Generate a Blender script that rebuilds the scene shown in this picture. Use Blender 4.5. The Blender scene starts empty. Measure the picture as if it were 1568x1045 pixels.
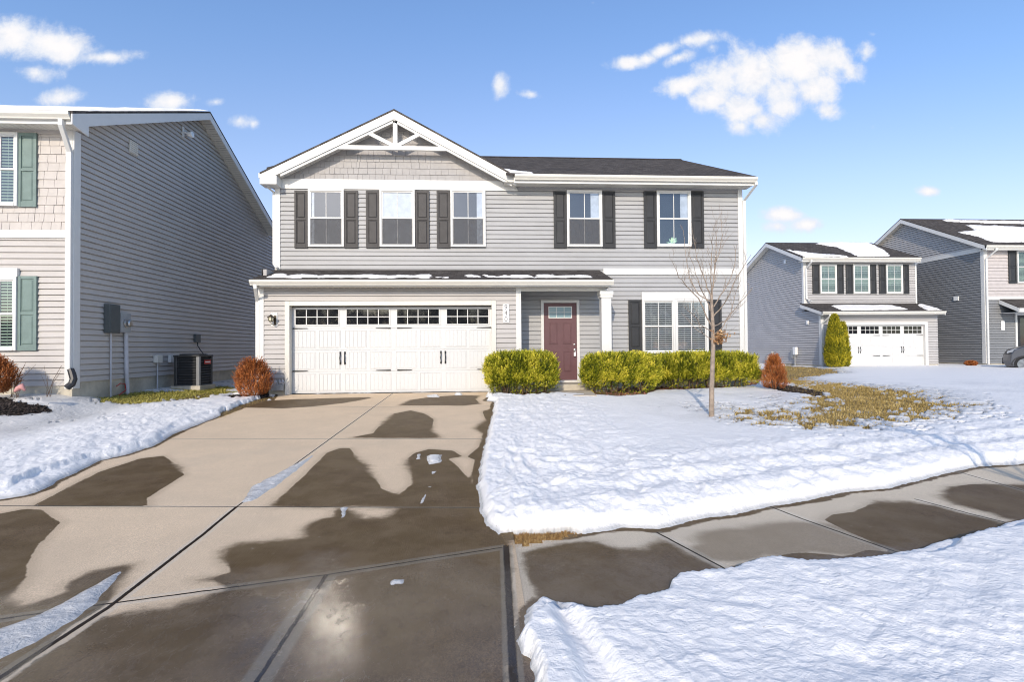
import bpy, math, random
import numpy as np
from mathutils import Vector, Matrix

# ------------------------------------------------------------------ camera
FPX, CX, CY = 784.0, 784.0, 522.5          # focal length and centre in photograph pixels
CAM_H = 1.06                                # above the garage floor (z = 0)
YAW, PITCH, ROLL = math.radians(3.4), math.radians(0.9), math.radians(0.45)
SC = bpy.context.scene
COL = SC.collection
cam_rot = (Matrix.Rotation(-YAW, 4, 'Z') @ Matrix.Rotation(math.pi/2 + PITCH, 4, 'X') @ Matrix.Rotation(-ROLL, 4, 'Z'))
cd = bpy.data.cameras.new('camera'); cam = bpy.data.objects.new('camera', cd); COL.objects.link(cam)
cam.matrix_world = Matrix.Translation((0, 0, CAM_H)) @ cam_rot
cd.sensor_width = 36.0; cd.lens = 36.0 * FPX / 1568.0; cd.clip_start = 0.05; cd.clip_end = 6000
SC.camera = cam

# ------------------------------------------------------------------ sun, sky, exposure
SUN_AZ, SUN_EL = math.radians(15.6), math.radians(24.8)   # shadows fall to (sin az, cos az)
ld = bpy.data.lights.new('sun', 'SUN'); ld.energy = 2.0; ld.angle = math.radians(0.5); ld.color = (1.0, 0.915, 0.77)
sun = bpy.data.objects.new('sun', ld); COL.objects.link(sun)
sdir = Vector((-math.sin(SUN_AZ)*math.cos(SUN_EL), -math.cos(SUN_AZ)*math.cos(SUN_EL), math.sin(SUN_EL)))
sun.rotation_euler = sdir.to_track_quat('Z', 'Y').to_euler(); sun.location = (0, 0, 30)
SC.view_settings.view_transform = 'Standard'; SC.view_settings.look = 'None'
SC.view_settings.exposure = 0.68
SC.view_settings.use_white_balance = True; SC.view_settings.white_balance_temperature = 6850; SC.view_settings.white_balance_tint = 13; SC.view_settings.gamma = 1.0
SC.render.engine = 'CYCLES'
SC.cycles.use_denoising = True
SC.cycles.max_bounces = 8; SC.cycles.transparent_max_bounces = 12
SC.cycles.sample_clamp_indirect = 40.0; SC.cycles.blur_glossy = 0.05; SC.cycles.pixel_filter_type = 'BLACKMAN_HARRIS'; SC.cycles.filter_width = 1.05; SC.cycles.caustics_reflective = True

W = bpy.data.worlds.new('World'); SC.world = W; W.use_nodes = True

class NT:
    """small helper for node trees"""
    def __init__(s, nt): s.nt = nt; s.n = nt.nodes; s.l = nt.links
    def node(s, t, **kw):
        n = s.n.new(t)
        for k, v in kw.items(): setattr(n, k, v)
        return n
    def put(s, sock, v):
        if v is None: return
        if isinstance(v, bpy.types.NodeSocket): s.l.new(v, sock)
        else: sock.default_value = v
    def math(s, op, a, b=None, c=None, clamp=False):
        n = s.node('ShaderNodeMath', operation=op, use_clamp=clamp)
        s.put(n.inputs[0], a); s.put(n.inputs[1], b)
        if c is not None: s.put(n.inputs[2], c)
        return n.outputs[0]
    def vmath(s, op, a, b=None):
        n = s.node('ShaderNodeVectorMath', operation=op)
        s.put(n.inputs[0], a); s.put(n.inputs[1], b)
        return n.outputs['Value'] if op in ('DOT_PRODUCT', 'LENGTH', 'DISTANCE') else n.outputs[0]
    def ss(s, v, lo, hi, o0=0.0, o1=1.0):
        n = s.node('ShaderNodeMapRange', interpolation_type='SMOOTHSTEP')
        s.put(n.inputs[0], v); s.put(n.inputs[1], lo); s.put(n.inputs[2], hi); s.put(n.inputs[3], o0); s.put(n.inputs[4], o1)
        return n.outputs[0]
    def noise(s, vec, scale, detail=3, rough=0.55, dist=0.0):
        n = s.node('ShaderNodeTexNoise'); s.put(n.inputs['Vector'], vec); n.inputs['Scale'].default_value = scale
        n.inputs['Detail'].default_value = detail; n.inputs['Roughness'].default_value = rough; n.inputs['Distortion'].default_value = dist
        return n.outputs['Fac']
    def mix(s, f, a, b, mode='MIX'):
        n = s.node('ShaderNodeMix', data_type='RGBA', blend_type=mode)
        s.put(n.inputs[0], f)
        s.put(n.inputs[6], col4(a)); s.put(n.inputs[7], col4(b))
        return n.outputs[2]
    def scale(s, vec, sx, sy, sz):
        return s.vmath('MULTIPLY', vec, (sx, sy, sz))
    def attr(s, name):
        n = s.node('ShaderNodeAttribute', attribute_name=name); return n.outputs['Fac']

def col4(c):
    if isinstance(c, (tuple, list)) and len(c) == 3: return (c[0], c[1], c[2], 1.0)
    return c

# sky: Nishita, with fair-weather clouds set in fixed compass directions
w = NT(W.node_tree)
bg = W.node_tree.nodes['Background']
sky = w.node('ShaderNodeTexSky', sky_type='NISHITA')
sky.sun_disc = False; sky.sun_elevation = SUN_EL; sky.sun_rotation = math.pi + SUN_AZ
sky.altitude = 200; sky.air_density = 1.1; sky.dust_density = 1.0; sky.ozone_density = 2.2
geo = w.node('ShaderNodeTexCoord')
dirv = w.vmath('NORMALIZE', geo.outputs['Generated'])
sep = w.node('ShaderNodeSeparateXYZ'); w.l.new(dirv, sep.inputs[0])
ysafe = w.math('MAXIMUM', sep.outputs[1], 0.02)
ca = w.math('DIVIDE', sep.outputs[0], ysafe); cb = w.math('DIVIDE', sep.outputs[2], ysafe)
cmb = w.node('ShaderNodeCombineXYZ'); w.put(cmb.inputs[0], ca); w.put(cmb.inputs[1], cb)
cuv = cmb.outputs[0]

def sky_dir(px, py):
    d = cam_rot.to_3x3() @ Vector(((px-CX)/FPX, -(py-CY)/FPX, -1.0))
    return d.x/d.y, d.z/d.y
# (px, py, half width, half height, tilt deg, strength) of each puff as seen from the house front
CL = [(20,58,62,34,0,1),(85,72,62,26,0,1),(160,88,60,12,4,.85),(55,112,34,16,0,.8),(92,150,38,14,8,.8),
      (262,154,40,17,8,.95),(330,156,20,9,0,.7),(368,186,22,13,0,.8),(388,190,12,10,0,.6),(150,152,18,6,0,.3),
      (764,134,15,24,-8,.9),(812,145,24,8,0,.55),
      (965,94,34,13,8,1),(1015,78,40,13,22,1),(1068,60,44,15,8,.9),(1090,72,18,14,0,.55),
      (1045,130,42,18,10,1),(1100,118,50,34,15,1),(1160,112,60,48,0,1.15),(1220,100,66,46,0,1.15),(1275,92,52,36,0,1.05),(1325,80,28,20,0,.9),
      (1140,165,46,30,0,1),(1135,195,30,16,0,.75),(1200,160,44,26,0,.95),(1265,168,32,18,0,.85),(1190,140,70,40,0,1.0),(1245,135,50,36,0,1.05),(1090,150,44,22,15,.95),(1165,185,40,22,0,.9),(1300,105,36,26,-20,.95),(1040,88,34,12,20,.9),(990,90,34,12,10,.9),
      (1338,52,24,8,5,.35),(1337,192,10,15,-40,.4),(1458,196,10,8,0,.3),
      (1200,330,38,16,0,1.05),(1235,344,34,13,0,.95),(1190,346,30,12,0,.8),(1422,293,22,9,0,.95),(1245,307,7,4,0,.3),(908,4,10,7,0,.35)]
nz1 = w.noise(cuv, 11.0, 8, 0.64, 0.35)
nz2 = w.noise(cuv, 34.0, 8, 0.62, 0.2)
nzz = w.math('ADD', w.math('MULTIPLY', w.math('SUBTRACT', nz1, 0.5), 1.9), w.math('MULTIPLY', w.math('SUBTRACT', nz2, 0.5), 0.85))
den = None
for (px, py, hw, hh, tl, st) in CL:
    a0, b0 = sky_dir(px, py)
    t = math.radians(tl); sx, sy = hw/FPX, hh/FPX
    da = w.math('SUBTRACT', ca, a0); db = w.math('SUBTRACT', cb, b0)
    u = w.math('ADD', w.math('MULTIPLY', da, math.cos(t)/sx), w.math('MULTIPLY', db, math.sin(t)/sx))
    v = w.math('ADD', w.math('MULTIPLY', da, -math.sin(t)/sy), w.math('MULTIPLY', db, math.cos(t)/sy))
    r2 = w.math('ADD', w.math('MULTIPLY', u, u), w.math('MULTIPLY', v, v))
    g = w.math('MULTIPLY', w.math('SUBTRACT', 1.50, w.math('SQRT', r2)), st)
    den = g if den is None else w.math('SMOOTH_MAX', den, g, 0.15)
den = w.math('ADD', den, nzz)
cmask = w.ss(den, 0.32, 1.16)
cmask = w.math('MULTIPLY', cmask, w.math('GREATER_THAN', sep.outputs[1], 0.03))
thick = w.ss(w.math('ADD', den, w.math('MULTIPLY', nz2, .8)), 1.0, 2.1)
# clear sky colour
hsv = w.node('ShaderNodeHueSaturation'); hsv.inputs['Saturation'].default_value = 1.06
w.l.new(sky.outputs[0], hsv.inputs['Color'])
grad = w.ss(cb, 0.0, 0.75)
skyc = w.mix(1.0, hsv.outputs[0], w.mix(w.ss(cb, .30, .70), w.mix(w.ss(cb, .02, .40), (.93, .70, .86), (1.01, .895, .925)), (.86, .94, 1.06)), 'MULTIPLY')
cloudc = w.mix(thick, (3.2, 3.6, 4.15), (4.05, 4.15, 4.3))
belly = w.ss(w.noise(w.scale(cuv, 1, 1.6, 1), 17.0, 5, .6, .3), .52, .74)
cloudc = w.mix(w.math('MULTIPLY', belly, .55), cloudc, (2.95, 3.3, 3.85))
final = w.mix(cmask, skyc, cloudc)
w.l.new(final, bg.inputs['Color']); bg.inputs['Strength'].default_value = 0.15

# ------------------------------------------------------------------ geometry helpers
def ray(px, py):
    return cam_rot.to_3x3() @ Vector(((px-CX)/FPX, -(py-CY)/FPX, -1.0))
def onY(px, py, Y):
    d = ray(px, py); t = Y/d.y; return d.x*t, CAM_H + d.z*t           # x, z
def onX(px, py, X):
    d = ray(px, py); t = X/d.x; return d.y*t, CAM_H + d.z*t           # y, z
def onPlane(px, py, p0, n):
    d = ray(px, py); o = Vector((0, 0, CAM_H)); n = Vector(n)
    t = (Vector(p0)-o).dot(n)/d.dot(n); return o + d*t
SLOPE, YG, YU = 0.037, 12.65, 13.65
YA = 4.0                                     # the apron and pavement are nearly level below this
def zroad(y): return -SLOPE*(YG-min(max(y, YA), YG)) - .010*max(0, YA-max(y, -4))
def G(px, py):
    """point of the ground (driveway plane, then level) under a pixel of the photograph"""
    d = ray(px, py); lo, hi = .5, 120.0
    for _ in range(44):
        t = (lo+hi)/2
        if CAM_H + d.z*t > zroad(d.y*t): lo = t
        else: hi = t
    return d.x*lo, d.y*lo
def rectY(Y, x0, x1, y0, y1):
    mx, my = (x0+x1)/2, (y0+y1)/2
    return onY(x0, my, Y)[0], onY(x1, my, Y)[0], onY(mx, y1, Y)[1], onY(mx, y0, Y)[1]   # X0, X1, Z0, Z1
def rectX(X, x0, x1, y0, y1):
    mx, my = (x0+x1)/2, (y0+y1)/2
    return onX(x0, my, X)[0], onX(x1, my, X)[0], onX(mx, y1, X)[1], onX(mx, y0, X)[1]

ORG = {}
def tag(o, label=None, cat=None, group=None, kind=None):
    if label: o['label'] = label
    if cat: o['category'] = cat
    if group: o['group'] = group
    if kind: o['kind'] = kind
    return o
def thing(name, loc, label, cat, group=None):
    o = bpy.data.objects.new(name, None); COL.objects.link(o); o.location = loc
    o.empty_display_size = 0.2
    ORG[o.name] = Vector(loc); return tag(o, label, cat, group)
def link(me, name, mat, parent=None, origin=None):
    o = bpy.data.objects.new(name, me); COL.objects.link(o)
    if mat: me.materials.append(mat)
    if parent is not None:
        og = ORG[parent.name]; me.transform(Matrix.Translation(-og)); o.parent = parent; ORG[o.name] = og
    elif origin is not None:
        me.transform(Matrix.Translation(-Vector(origin))); o.location = origin; ORG[o.name] = Vector(origin)
    else: ORG[o.name] = Vector((0, 0, 0))
    return o
class MB:
    def __init__(s): s.v = []; s.f = []; s.sm = False
    def add(s, vs, fs):
        n = len(s.v); s.v += [tuple(p) for p in vs]; s.f += [tuple(i+n for i in f) for f in fs]; return s
    def box(s, x0, x1, y0, y1, z0, z1):
        if x0 > x1: x0, x1 = x1, x0
        if y0 > y1: y0, y1 = y1, y0
        if z0 > z1: z0, z1 = z1, z0
        return s.add([(x0,y0,z0),(x1,y0,z0),(x1,y1,z0),(x0,y1,z0),(x0,y0,z1),(x1,y0,z1),(x1,y1,z1),(x0,y1,z1)],
              [(0,3,2,1),(4,5,6,7),(0,1,5,4),(1,2,6,5),(2,3,7,6),(3,0,4,7)])
    def prism(s, pts, off):
        n = len(pts); off = Vector(off); P = [Vector(p) for p in pts]; Q = [p+off for p in P]
        nrm = Vector((0,0,0))
        for i in range(n): nrm += P[i].cross(P[(i+1) % n])
        if nrm.dot(off) > 0: P, Q = Q, P
        fs = [tuple(range(n)), tuple(range(2*n-1, n-1, -1))]
        for i in range(n):
            j = (i+1) % n; fs.append((j, i, n+i, n+j))
        return s.add(P+Q, fs)
    def tube(s, pts, rad, n=8, cap=True):
        P = [Vector(p) for p in pts]
        if not hasattr(rad, '__len__'): rad = [rad]*len(P)
        base = len(s.v); vs = []; fs = []; up = None
        for i, p in enumerate(P):
            t = (P[min(i+1, len(P)-1)] - P[max(i-1, 0)]).normalized()
            if up is None: up = Vector((0,0,1)) if abs(t.z) < .9 else Vector((1,0,0))
            a = t.cross(up).normalized(); b = a.cross(t).normalized(); up = b
            for k in range(n):
                an = 2*math.pi*k/n; vs.append(p + (a*math.cos(an) + b*math.sin(an))*rad[i])
        for i in range(len(P)-1):
            for k in range(n):
                k2 = (k+1) % n; fs.append((i*n+k, i*n+k2, (i+1)*n+k2, (i+1)*n+k))
        if cap: fs.append(tuple(range(n-1, -1, -1))); fs.append(tuple((len(P)-1)*n+k for k in range(n)))
        return s.add(vs, fs)
    def lathe(s, prof, c, axis='Z', n=24):
        vs = []; fs = []
        for (r, h) in prof:
            for k in range(n):
                a = 2*math.pi*k/n; p = (r*math.cos(a), r*math.sin(a), h)
                if axis == 'Y': p = (p[0], p[2], p[1])
                if axis == 'X': p = (p[2], p[0], p[1])
                vs.append((p[0]+c[0], p[1]+c[1], p[2]+c[2]))
        for i in range(len(prof)-1):
            for k in range(n):
                k2 = (k+1) % n; fs.append((i*n+k, i*n+k2, (i+1)*n+k2, (i+1)*n+k))
        fs.append(tuple(range(n-1, -1, -1))); fs.append(tuple((len(prof)-1)*n+k for k in range(n)))
        return s.add(vs, fs)
    def build(s, name, mat, parent=None, bevel=0, smooth=False, origin=None, label=None):
        me = bpy.data.meshes.new(name); me.from_pydata(s.v, [], s.f); me.update()
        o = link(me, name, mat, parent, origin)
        if smooth:
            me.polygons.foreach_set('use_smooth', [True]*len(me.polygons))
        if bevel:
            m = o.modifiers.new('bevel', 'BEVEL'); m.width = bevel; m.segments = 2; m.limit_method = 'ANGLE'; m.angle_limit = math.radians(40)
        if label: o['label'] = label
        return o
def fast_mesh(name, V, F, mat, parent=None, attrs=None, smooth=True, fattrs=None, origin=None):
    V = np.asarray(V, dtype=np.float32); F = np.asarray(F, dtype=np.int32); k = F.shape[1]
    me = bpy.data.meshes.new(name); me.vertices.add(len(V)); me.vertices.foreach_set('co', V.ravel())
    me.loops.add(F.size); me.loops.foreach_set('vertex_index', F.ravel())
    me.polygons.add(len(F)); me.polygons.foreach_set('loop_start', np.arange(0, F.size, k, dtype=np.int32))
    me.polygons.foreach_set('use_smooth', np.full(len(F), smooth, dtype=bool))
    me.update(calc_edges=True)
    for n, a in (attrs or {}).items():
        at = me.attributes.new(n, 'FLOAT', 'POINT'); at.data.foreach_set('value', np.asarray(a, dtype=np.float32).ravel())
    for n, a in (fattrs or {}).items():
        at = me.attributes.new(n, 'FLOAT', 'FACE'); at.data.foreach_set('value', np.asarray(a, dtype=np.float32).ravel())
    return link(me, name, mat, parent, origin)
def grid_mesh(name, X, Y, Z, mat, keep=None, attrs=None, parent=None, smooth=True):
    """X,Y,Z are (m,n) arrays; keep is (m-1,n-1) bool"""
    m, n = X.shape; idx = np.arange(m*n).reshape(m, n)
    q = np.stack([idx[:-1,:-1], idx[:-1,1:], idx[1:,1:], idx[1:,:-1]], -1)
    q = q[keep] if keep is not None else q.reshape(-1, 4)
    q = q.reshape(-1, 4); used = np.unique(q); re = np.full(m*n, -1); re[used] = np.arange(len(used))
    V = np.stack([X.ravel(), Y.ravel(), Z.ravel()], -1)[used]
    at = {k: a.ravel()[used] for k, a in (attrs or {}).items()}
    return fast_mesh(name, V, re[q], mat, parent, at, smooth)

def hsh(ix, iy, seed):
    h = (ix.astype(np.int64)*374761393 + iy.astype(np.int64)*668265263 + seed*974711) & 0xffffffff
    h = ((h ^ (h >> 13))*1274126177) & 0xffffffff
    h = (h ^ (h >> 16)) & 0xffffff
    return h/float(0xffffff)
def vnoise(x, y, seed=0):
    ix = np.floor(x); iy = np.floor(y); fx = x-ix; fy = y-iy
    fx = fx*fx*fx*(fx*(fx*6-15)+10); fy = fy*fy*fy*(fy*(fy*6-15)+10)
    a = hsh(ix, iy, seed); b = hsh(ix+1, iy, seed); c = hsh(ix, iy+1, seed); d = hsh(ix+1, iy+1, seed)
    return (a*(1-fx)+b*fx)*(1-fy) + (c*(1-fx)+d*fx)*fy
def fbm(x, y, oct=4, seed=0, gain=.5):
    s = 0; a = 1; t = 0
    for o in range(oct):
        s = s + a*vnoise(x*(2**o)+17.3*o, y*(2**o)-9.1*o, seed+o); t += a; a *= gain
    return s/t*2-1            # -1..1
def sst(x, a, b):
    t = np.clip((x-a)/(b-a), 0, 1); return t*t*(3-2*t)
def sdf(X, Y, poly):
    """signed distance to a polygon, positive inside"""
    d = np.full(X.shape, 1e9); ins = np.zeros(X.shape, bool); n = len(poly)
    for i in range(n):
        x0, y0 = poly[i]; x1, y1 = poly[(i+1) % n]; ex, ey = x1-x0, y1-y0; L = ex*ex+ey*ey+1e-12
        t = np.clip(((X-x0)*ex+(Y-y0)*ey)/L, 0, 1)
        d = np.minimum(d, (X-x0-t*ex)**2+(Y-y0-t*ey)**2)
        c = ((y0 <= Y) & (y1 > Y)) | ((y1 <= Y) & (y0 > Y))
        xi = x0 + (Y-y0)*ex/(ey if abs(ey) > 1e-12 else 1e-12)
        ins ^= c & (X < xi)
    d = np.sqrt(d); return np.where(ins, d, -d)

# ------------------------------------------------------------------ materials
def material(name, base, rough=0.5, spec=0.5, var=0.0, vscale=3.0, bump=0.0, bscale=40.0, metal=0.0, dirt=None, coat=0.0):
    m = bpy.data.materials.new(name); m.use_nodes = True; t = NT(m.node_tree); p = t.n['Principled BSDF']
    co = t.node('ShaderNodeTexCoord').outputs['Object']
    c = col4(base)
    if var:
        f = t.noise(co, vscale, 5, 0.6)
        lo = tuple(b*(1-var) for b in base[:3]); hi = tuple(min(1, b*(1+var)) for b in base[:3])
        c = t.mix(t.ss(f, .3, .7), lo, hi)
    if dirt:
        f = t.noise(t.scale(co, 1, 1, .35), 2.2, 6, 0.65); c = t.mix(t.math('MULTIPLY', t.ss(f, .5, .8), dirt[1]), c, dirt[0])
    t.put(p.inputs['Base Color'], c); p.inputs['Roughness'].default_value = rough
    p.inputs['Specular IOR Level'].default_value = spec; p.inputs['Metallic'].default_value = metal
    p.inputs['Coat Weight'].default_value = coat
    if bump:
        b = t.node('ShaderNodeBump'); b.inputs['Strength'].default_value = bump; b.inputs['Distance'].default_value = .01
        t.l.new(t.noise(co, bscale, 4, .6), b.inputs['Height']); t.l.new(b.outputs[0], p.inputs['Normal'])
    return m
def siding_mat(name, base, spec=.3):
    m = bpy.data.materials.new(name); m.use_nodes = True; t = NT(m.node_tree); p = t.n['Principled BSDF']
    co = t.node('ShaderNodeTexCoord').outputs['Object']
    f = t.noise(t.scale(co, 1, 1, 1.4), 1.3, 6, .7)
    c = t.mix(t.ss(f, .3, .75), tuple(b*1.04 for b in base), tuple(b*.93 for b in base))
    f2 = t.noise(t.scale(co, 1.5, 1.5, 60), 2.0, 2, .5)       # course to course, panel to panel
    c = t.mix(t.math('MULTIPLY', t.ss(f2, .45, .7), .22), c, tuple(b*.86 for b in base))
    t.put(p.inputs['Base Color'], c); p.inputs['Roughness'].default_value = .48; p.inputs['Specular IOR Level'].default_value = spec
    b = t.node('ShaderNodeBump'); b.inputs['Strength'].default_value = .25; b.inputs['Distance'].default_value = .004
    t.l.new(t.noise(t.scale(co, .5, .5, 14), 16, 3, .6), b.inputs['Height']); t.l.new(b.outputs[0], p.inputs['Normal'])
    return m
def roof_mat():
    m = bpy.data.materials.new('asphalt_shingle'); m.use_nodes = True; t = NT(m.node_tree); p = t.n['Principled BSDF']
    co = t.node('ShaderNodeTexCoord').outputs['Object']
    # shingle courses up the slope (object y), tabs across (object x)
    br = t.node('ShaderNodeTexBrick'); br.offset = .37; br.inputs['Scale'].default_value = 1.0
    br.inputs['Mortar Size'].default_value = .008; br.inputs['Mortar Smooth'].default_value = .2
    br.inputs['Brick Width'].default_value = .17; br.inputs['Row Height'].default_value = .13
    br.inputs['Color1'].default_value = (.022,.020,.019,1); br.inputs['Color2'].default_value = (.10,.09,.083,1); br.inputs['Mortar'].default_value = (.012,.012,.012,1)
    t.l.new(co, br.inputs['Vector'])
    g = t.noise(co, 90, 3, .7); f = t.noise(co, 1.1, 4, .6)
    c = t.mix(t.math('MULTIPLY', g, .7), br.outputs['Color'], (.13,.115,.105))
    c = t.mix(t.math('MULTIPLY', t.ss(f, .45, .7), .4), c, (.045,.042,.042))
    t.put(p.inputs['Base Color'], c); p.inputs['Roughness'].default_value = .95; p.inputs['Specular IOR Level'].default_value = .08
    b = t.node('ShaderNodeBump'); b.inputs['Strength'].default_value = .8; b.inputs['Distance'].default_value = .012
    h = t.math('ADD', br.outputs['Fac'], t.math('MULTIPLY', g, -.6)); b.invert = True
    t.l.new(h, b.inputs['Height']); t.l.new(b.outputs[0], p.inputs['Normal'])
    return m
def glass_mat(name, refl=.35, tint=(.75,.8,.85), wob=.0015):
    m = bpy.data.materials.new(name); m.use_nodes = True; t = NT(m.node_tree)
    t.n.remove(t.n['Principled BSDF']); out = t.n['Material Output']
    gl = t.node('ShaderNodeBsdfGlossy'); gl.inputs['Roughness'].default_value = .04; gl.inputs['Color'].default_value = (.92,.95,1,1)
    tr = t.node('ShaderNodeBsdfTransparent'); tr.inputs['Color'].default_value = (*tint, 1)
    co = t.node('ShaderNodeTexCoord').outputs['Object']
    b = t.node('ShaderNodeBump'); b.inputs['Strength'].default_value = .35; b.inputs['Distance'].default_value = wob
    t.l.new(t.noise(co, 1.8, 2, .5), b.inputs['Height']); t.l.new(b.outputs[0], gl.inputs['Normal'])
    lw = t.node('ShaderNodeLayerWeight'); lw.inputs['Blend'].default_value = .35
    fac = t.math('ADD', refl, t.math('MULTIPLY', lw.outputs['Fresnel'], .4), clamp=True)
    mx = t.node('ShaderNodeMixShader'); t.put(mx.inputs[0], fac); t.l.new(tr.outputs[0], mx.inputs[1]); t.l.new(gl.outputs[0], mx.inputs[2])
    t.l.new(mx.outputs[0], out.inputs[0]); return m
def screen_mat():
    m = bpy.data.materials.new('insect_screen'); m.use_nodes = True; t = NT(m.node_tree); t.n.remove(t.n['Principled BSDF']); out = t.n['Material Output']
    d = t.node('ShaderNodeBsdfDiffuse'); d.inputs['Color'].default_value = (.12,.12,.125,1)
    tr = t.node('ShaderNodeBsdfTransparent'); mx = t.node('ShaderNodeMixShader')
    co = t.node('ShaderNodeTexCoord').outputs['Object']
    t.put(mx.inputs[0], t.ss(t.noise(co, 7, 6, .7), .3, .75, .5, .3))  # uneven density puts reflected trees into the screen's tone
    t.l.new(d.outputs[0], mx.inputs[1]); t.l.new(tr.outputs[0], mx.inputs[2]); t.l.new(mx.outputs[0], out.inputs[0]); return m
def leaf_mat(name, c0, c1, c2, rough=.55):
    m = bpy.data.materials.new(name); m.use_nodes = True; t = NT(m.node_tree); p = t.n['Principled BSDF']
    v = t.attr('var'); r = t.node('ShaderNodeValToRGB'); e = r.color_ramp.elements
    e[0].position = 0; e[0].color = (*c0, 1); e[1].position = 1; e[1].color = (*c2, 1)
    x = e.new(.5); x.color = (*c1, 1)
    t.put(r.inputs[0], v); t.l.new(r.outputs[0], p.inputs['Base Color'])
    p.inputs['Roughness'].default_value = rough; p.inputs['Specular IOR Level'].default_value = .25
    return m
M = {}
M['siding'] = siding_mat('grey_vinyl_siding', (.362,.362,.362))
M['siding_low'] = siding_mat('light_vinyl_siding', (.42,.40,.385))
M['shake'] = material('grey_vinyl_shake', (.36,.345,.335), .6, .3, .06, 5, .3, 30)
M['shake_pale'] = material('pale_vinyl_shake', (.49,.45,.415), .6, .3, .05, 5, .3, 30)
M['siding_left'] = siding_mat('taupe_vinyl_siding', (.47,.44,.41))
M['siding_blue'] = siding_mat('blue_grey_vinyl_siding', (.43,.415,.405))
M['siding_slate'] = siding_mat('slate_vinyl_siding', (.215,.22,.225))
M['shake_rose'] = material('rose_grey_shake', (.47,.43,.415), .6, .3, .06, 5, .3, 30)
M['white'] = material('white_vinyl_trim', (.64,.635,.61), .42, .4, .02, 4)
M['cream'] = material('cream_gutter_paint', (.63,.61,.55), .35, .5, .03, 3)
M['soffit'] = material('soffit_vinyl', (.63,.61,.55), .5, .3, .03, 3)
M['door_white'] = material('garage_door_paint', (.60,.60,.59), .4, .35, .015, 2, .05, 90)
M['roof'] = roof_mat()
M['glass'] = glass_mat('window_glass', .085)
M['glass_dark'] = glass_mat('garage_glass', .04, (.5,.52,.55))
M['screen'] = screen_mat()
M['interior'] = material('dark_interior', (.045,.047,.052), .9, .1, .25, 3)
M['interior_grey'] = material('dim_interior', (.045,.05,.058), .9, .1, .15, 2)
M['shutter_taupe'] = material('weathered_taupe_shutter', (.048,.045,.045), .55, .35, .12, 6, .2, 60)
M['shutter_black'] = material('charcoal_shutter', (.030,.031,.033), .5, .35, .12, 6, .2, 60)
M['shutter_teal'] = material('sage_teal_shutter', (.155,.215,.195), .5, .35, .08, 6, .2, 60)
M['door_plum'] = material('plum_door_paint', (.125,.058,.062), .42, .4, .06, 3, .1, 60)
M['hardware'] = material('black_hardware', (.02,.02,.02), .35, .5)
M['brass'] = material('aged_bronze', (.09,.075,.055), .4, .5, metal=.8)
M['steel'] = material('brushed_nickel', (.55,.54,.52), .3, .5, metal=1)
M['lampglass'] = material('seeded_lamp_glass', (.62,.58,.42), .15, .6)
M['plaque'] = material('plaque_white', (.8,.8,.78), .35, .4)
M['digit'] = material('plaque_digit', (.16,.16,.17), .5, .3)
M['foundation'] = material('foundation_concrete', (.46,.42,.34), .9, .2, .18, 3, .4, 25)
M['blind'] = material('blind_slat', (.68,.67,.63), .6, .3, .03, 3)
M['blind_green'] = material('green_tinted_blind', (.48,.58,.42), .6, .3, .03, 3)
M['curtain'] = material('sheer_curtain', (.62,.63,.65), .9, .1, .1, 8)
M['box_dark'] = material('dark_grey_enamel', (.075,.085,.085), .4, .4, .05, 5)
M['box_grey'] = material('grey_enamel', (.30,.31,.31), .45, .4, .08, 6)
M['pvc'] = material('grey_pvc', (.46,.46,.48), .5, .4, .05, 6)
M['ac_dark'] = material('ac_louvre_steel', (.03,.031,.032), .4, .45, .1, 8)
M['ac_post'] = material('ac_corner_post', (.22,.225,.225), .35, .5, .05, 5)
M['badge'] = material('badge_red', (.45,.04,.035), .4, .4)
M['black_plastic'] = material('black_plastic', (.02,.02,.022), .45, .5)
M['bark'] = material('young_bark', (.30,.24,.19), .9, .2, .25, 14, .6, 60)
M['bark_dark'] = material('shrub_bark', (.12,.08,.055), .95, .1, .25, 14)
M['hedge'] = leaf_mat('yew_needles', (.030,.055,.008), (.30,.31,.015), (.85,.72,.09))  # top-lit sprigs and shaded gaps are put into the ends of this ramp
M['cedar'] = leaf_mat('arborvitae_leaf', (.05,.075,.010), (.28,.26,.015), (.62,.50,.04))
M['rust'] = leaf_mat('rusty_dead_needles', (.10,.03,.012), (.34,.10,.025), (.58,.22,.07))
M['deadleaf'] = leaf_mat('dry_leaf', (.20,.09,.035), (.38,.20,.09), (.55,.37,.20), .8)
M['grass'] = leaf_mat('dormant_grass', (.16,.11,.03), (.38,.27,.09), (.62,.47,.20), .8)
M['grass_green'] = leaf_mat('winter_grass', (.15,.14,.025), (.31,.28,.06), (.47,.40,.13), .8)
M['straw'] = leaf_mat('rust_straw', (.15,.08,.03), (.34,.20,.08), (.52,.38,.17), .8)
M['mulchchips'] = leaf_mat('bark_chips', (.10,.04,.025), (.26,.11,.07), (.42,.20,.13), .9)
M['darkchips'] = leaf_mat('dark_chips', (.012,.010,.009), (.035,.028,.025), (.09,.07,.06), .9)
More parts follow.
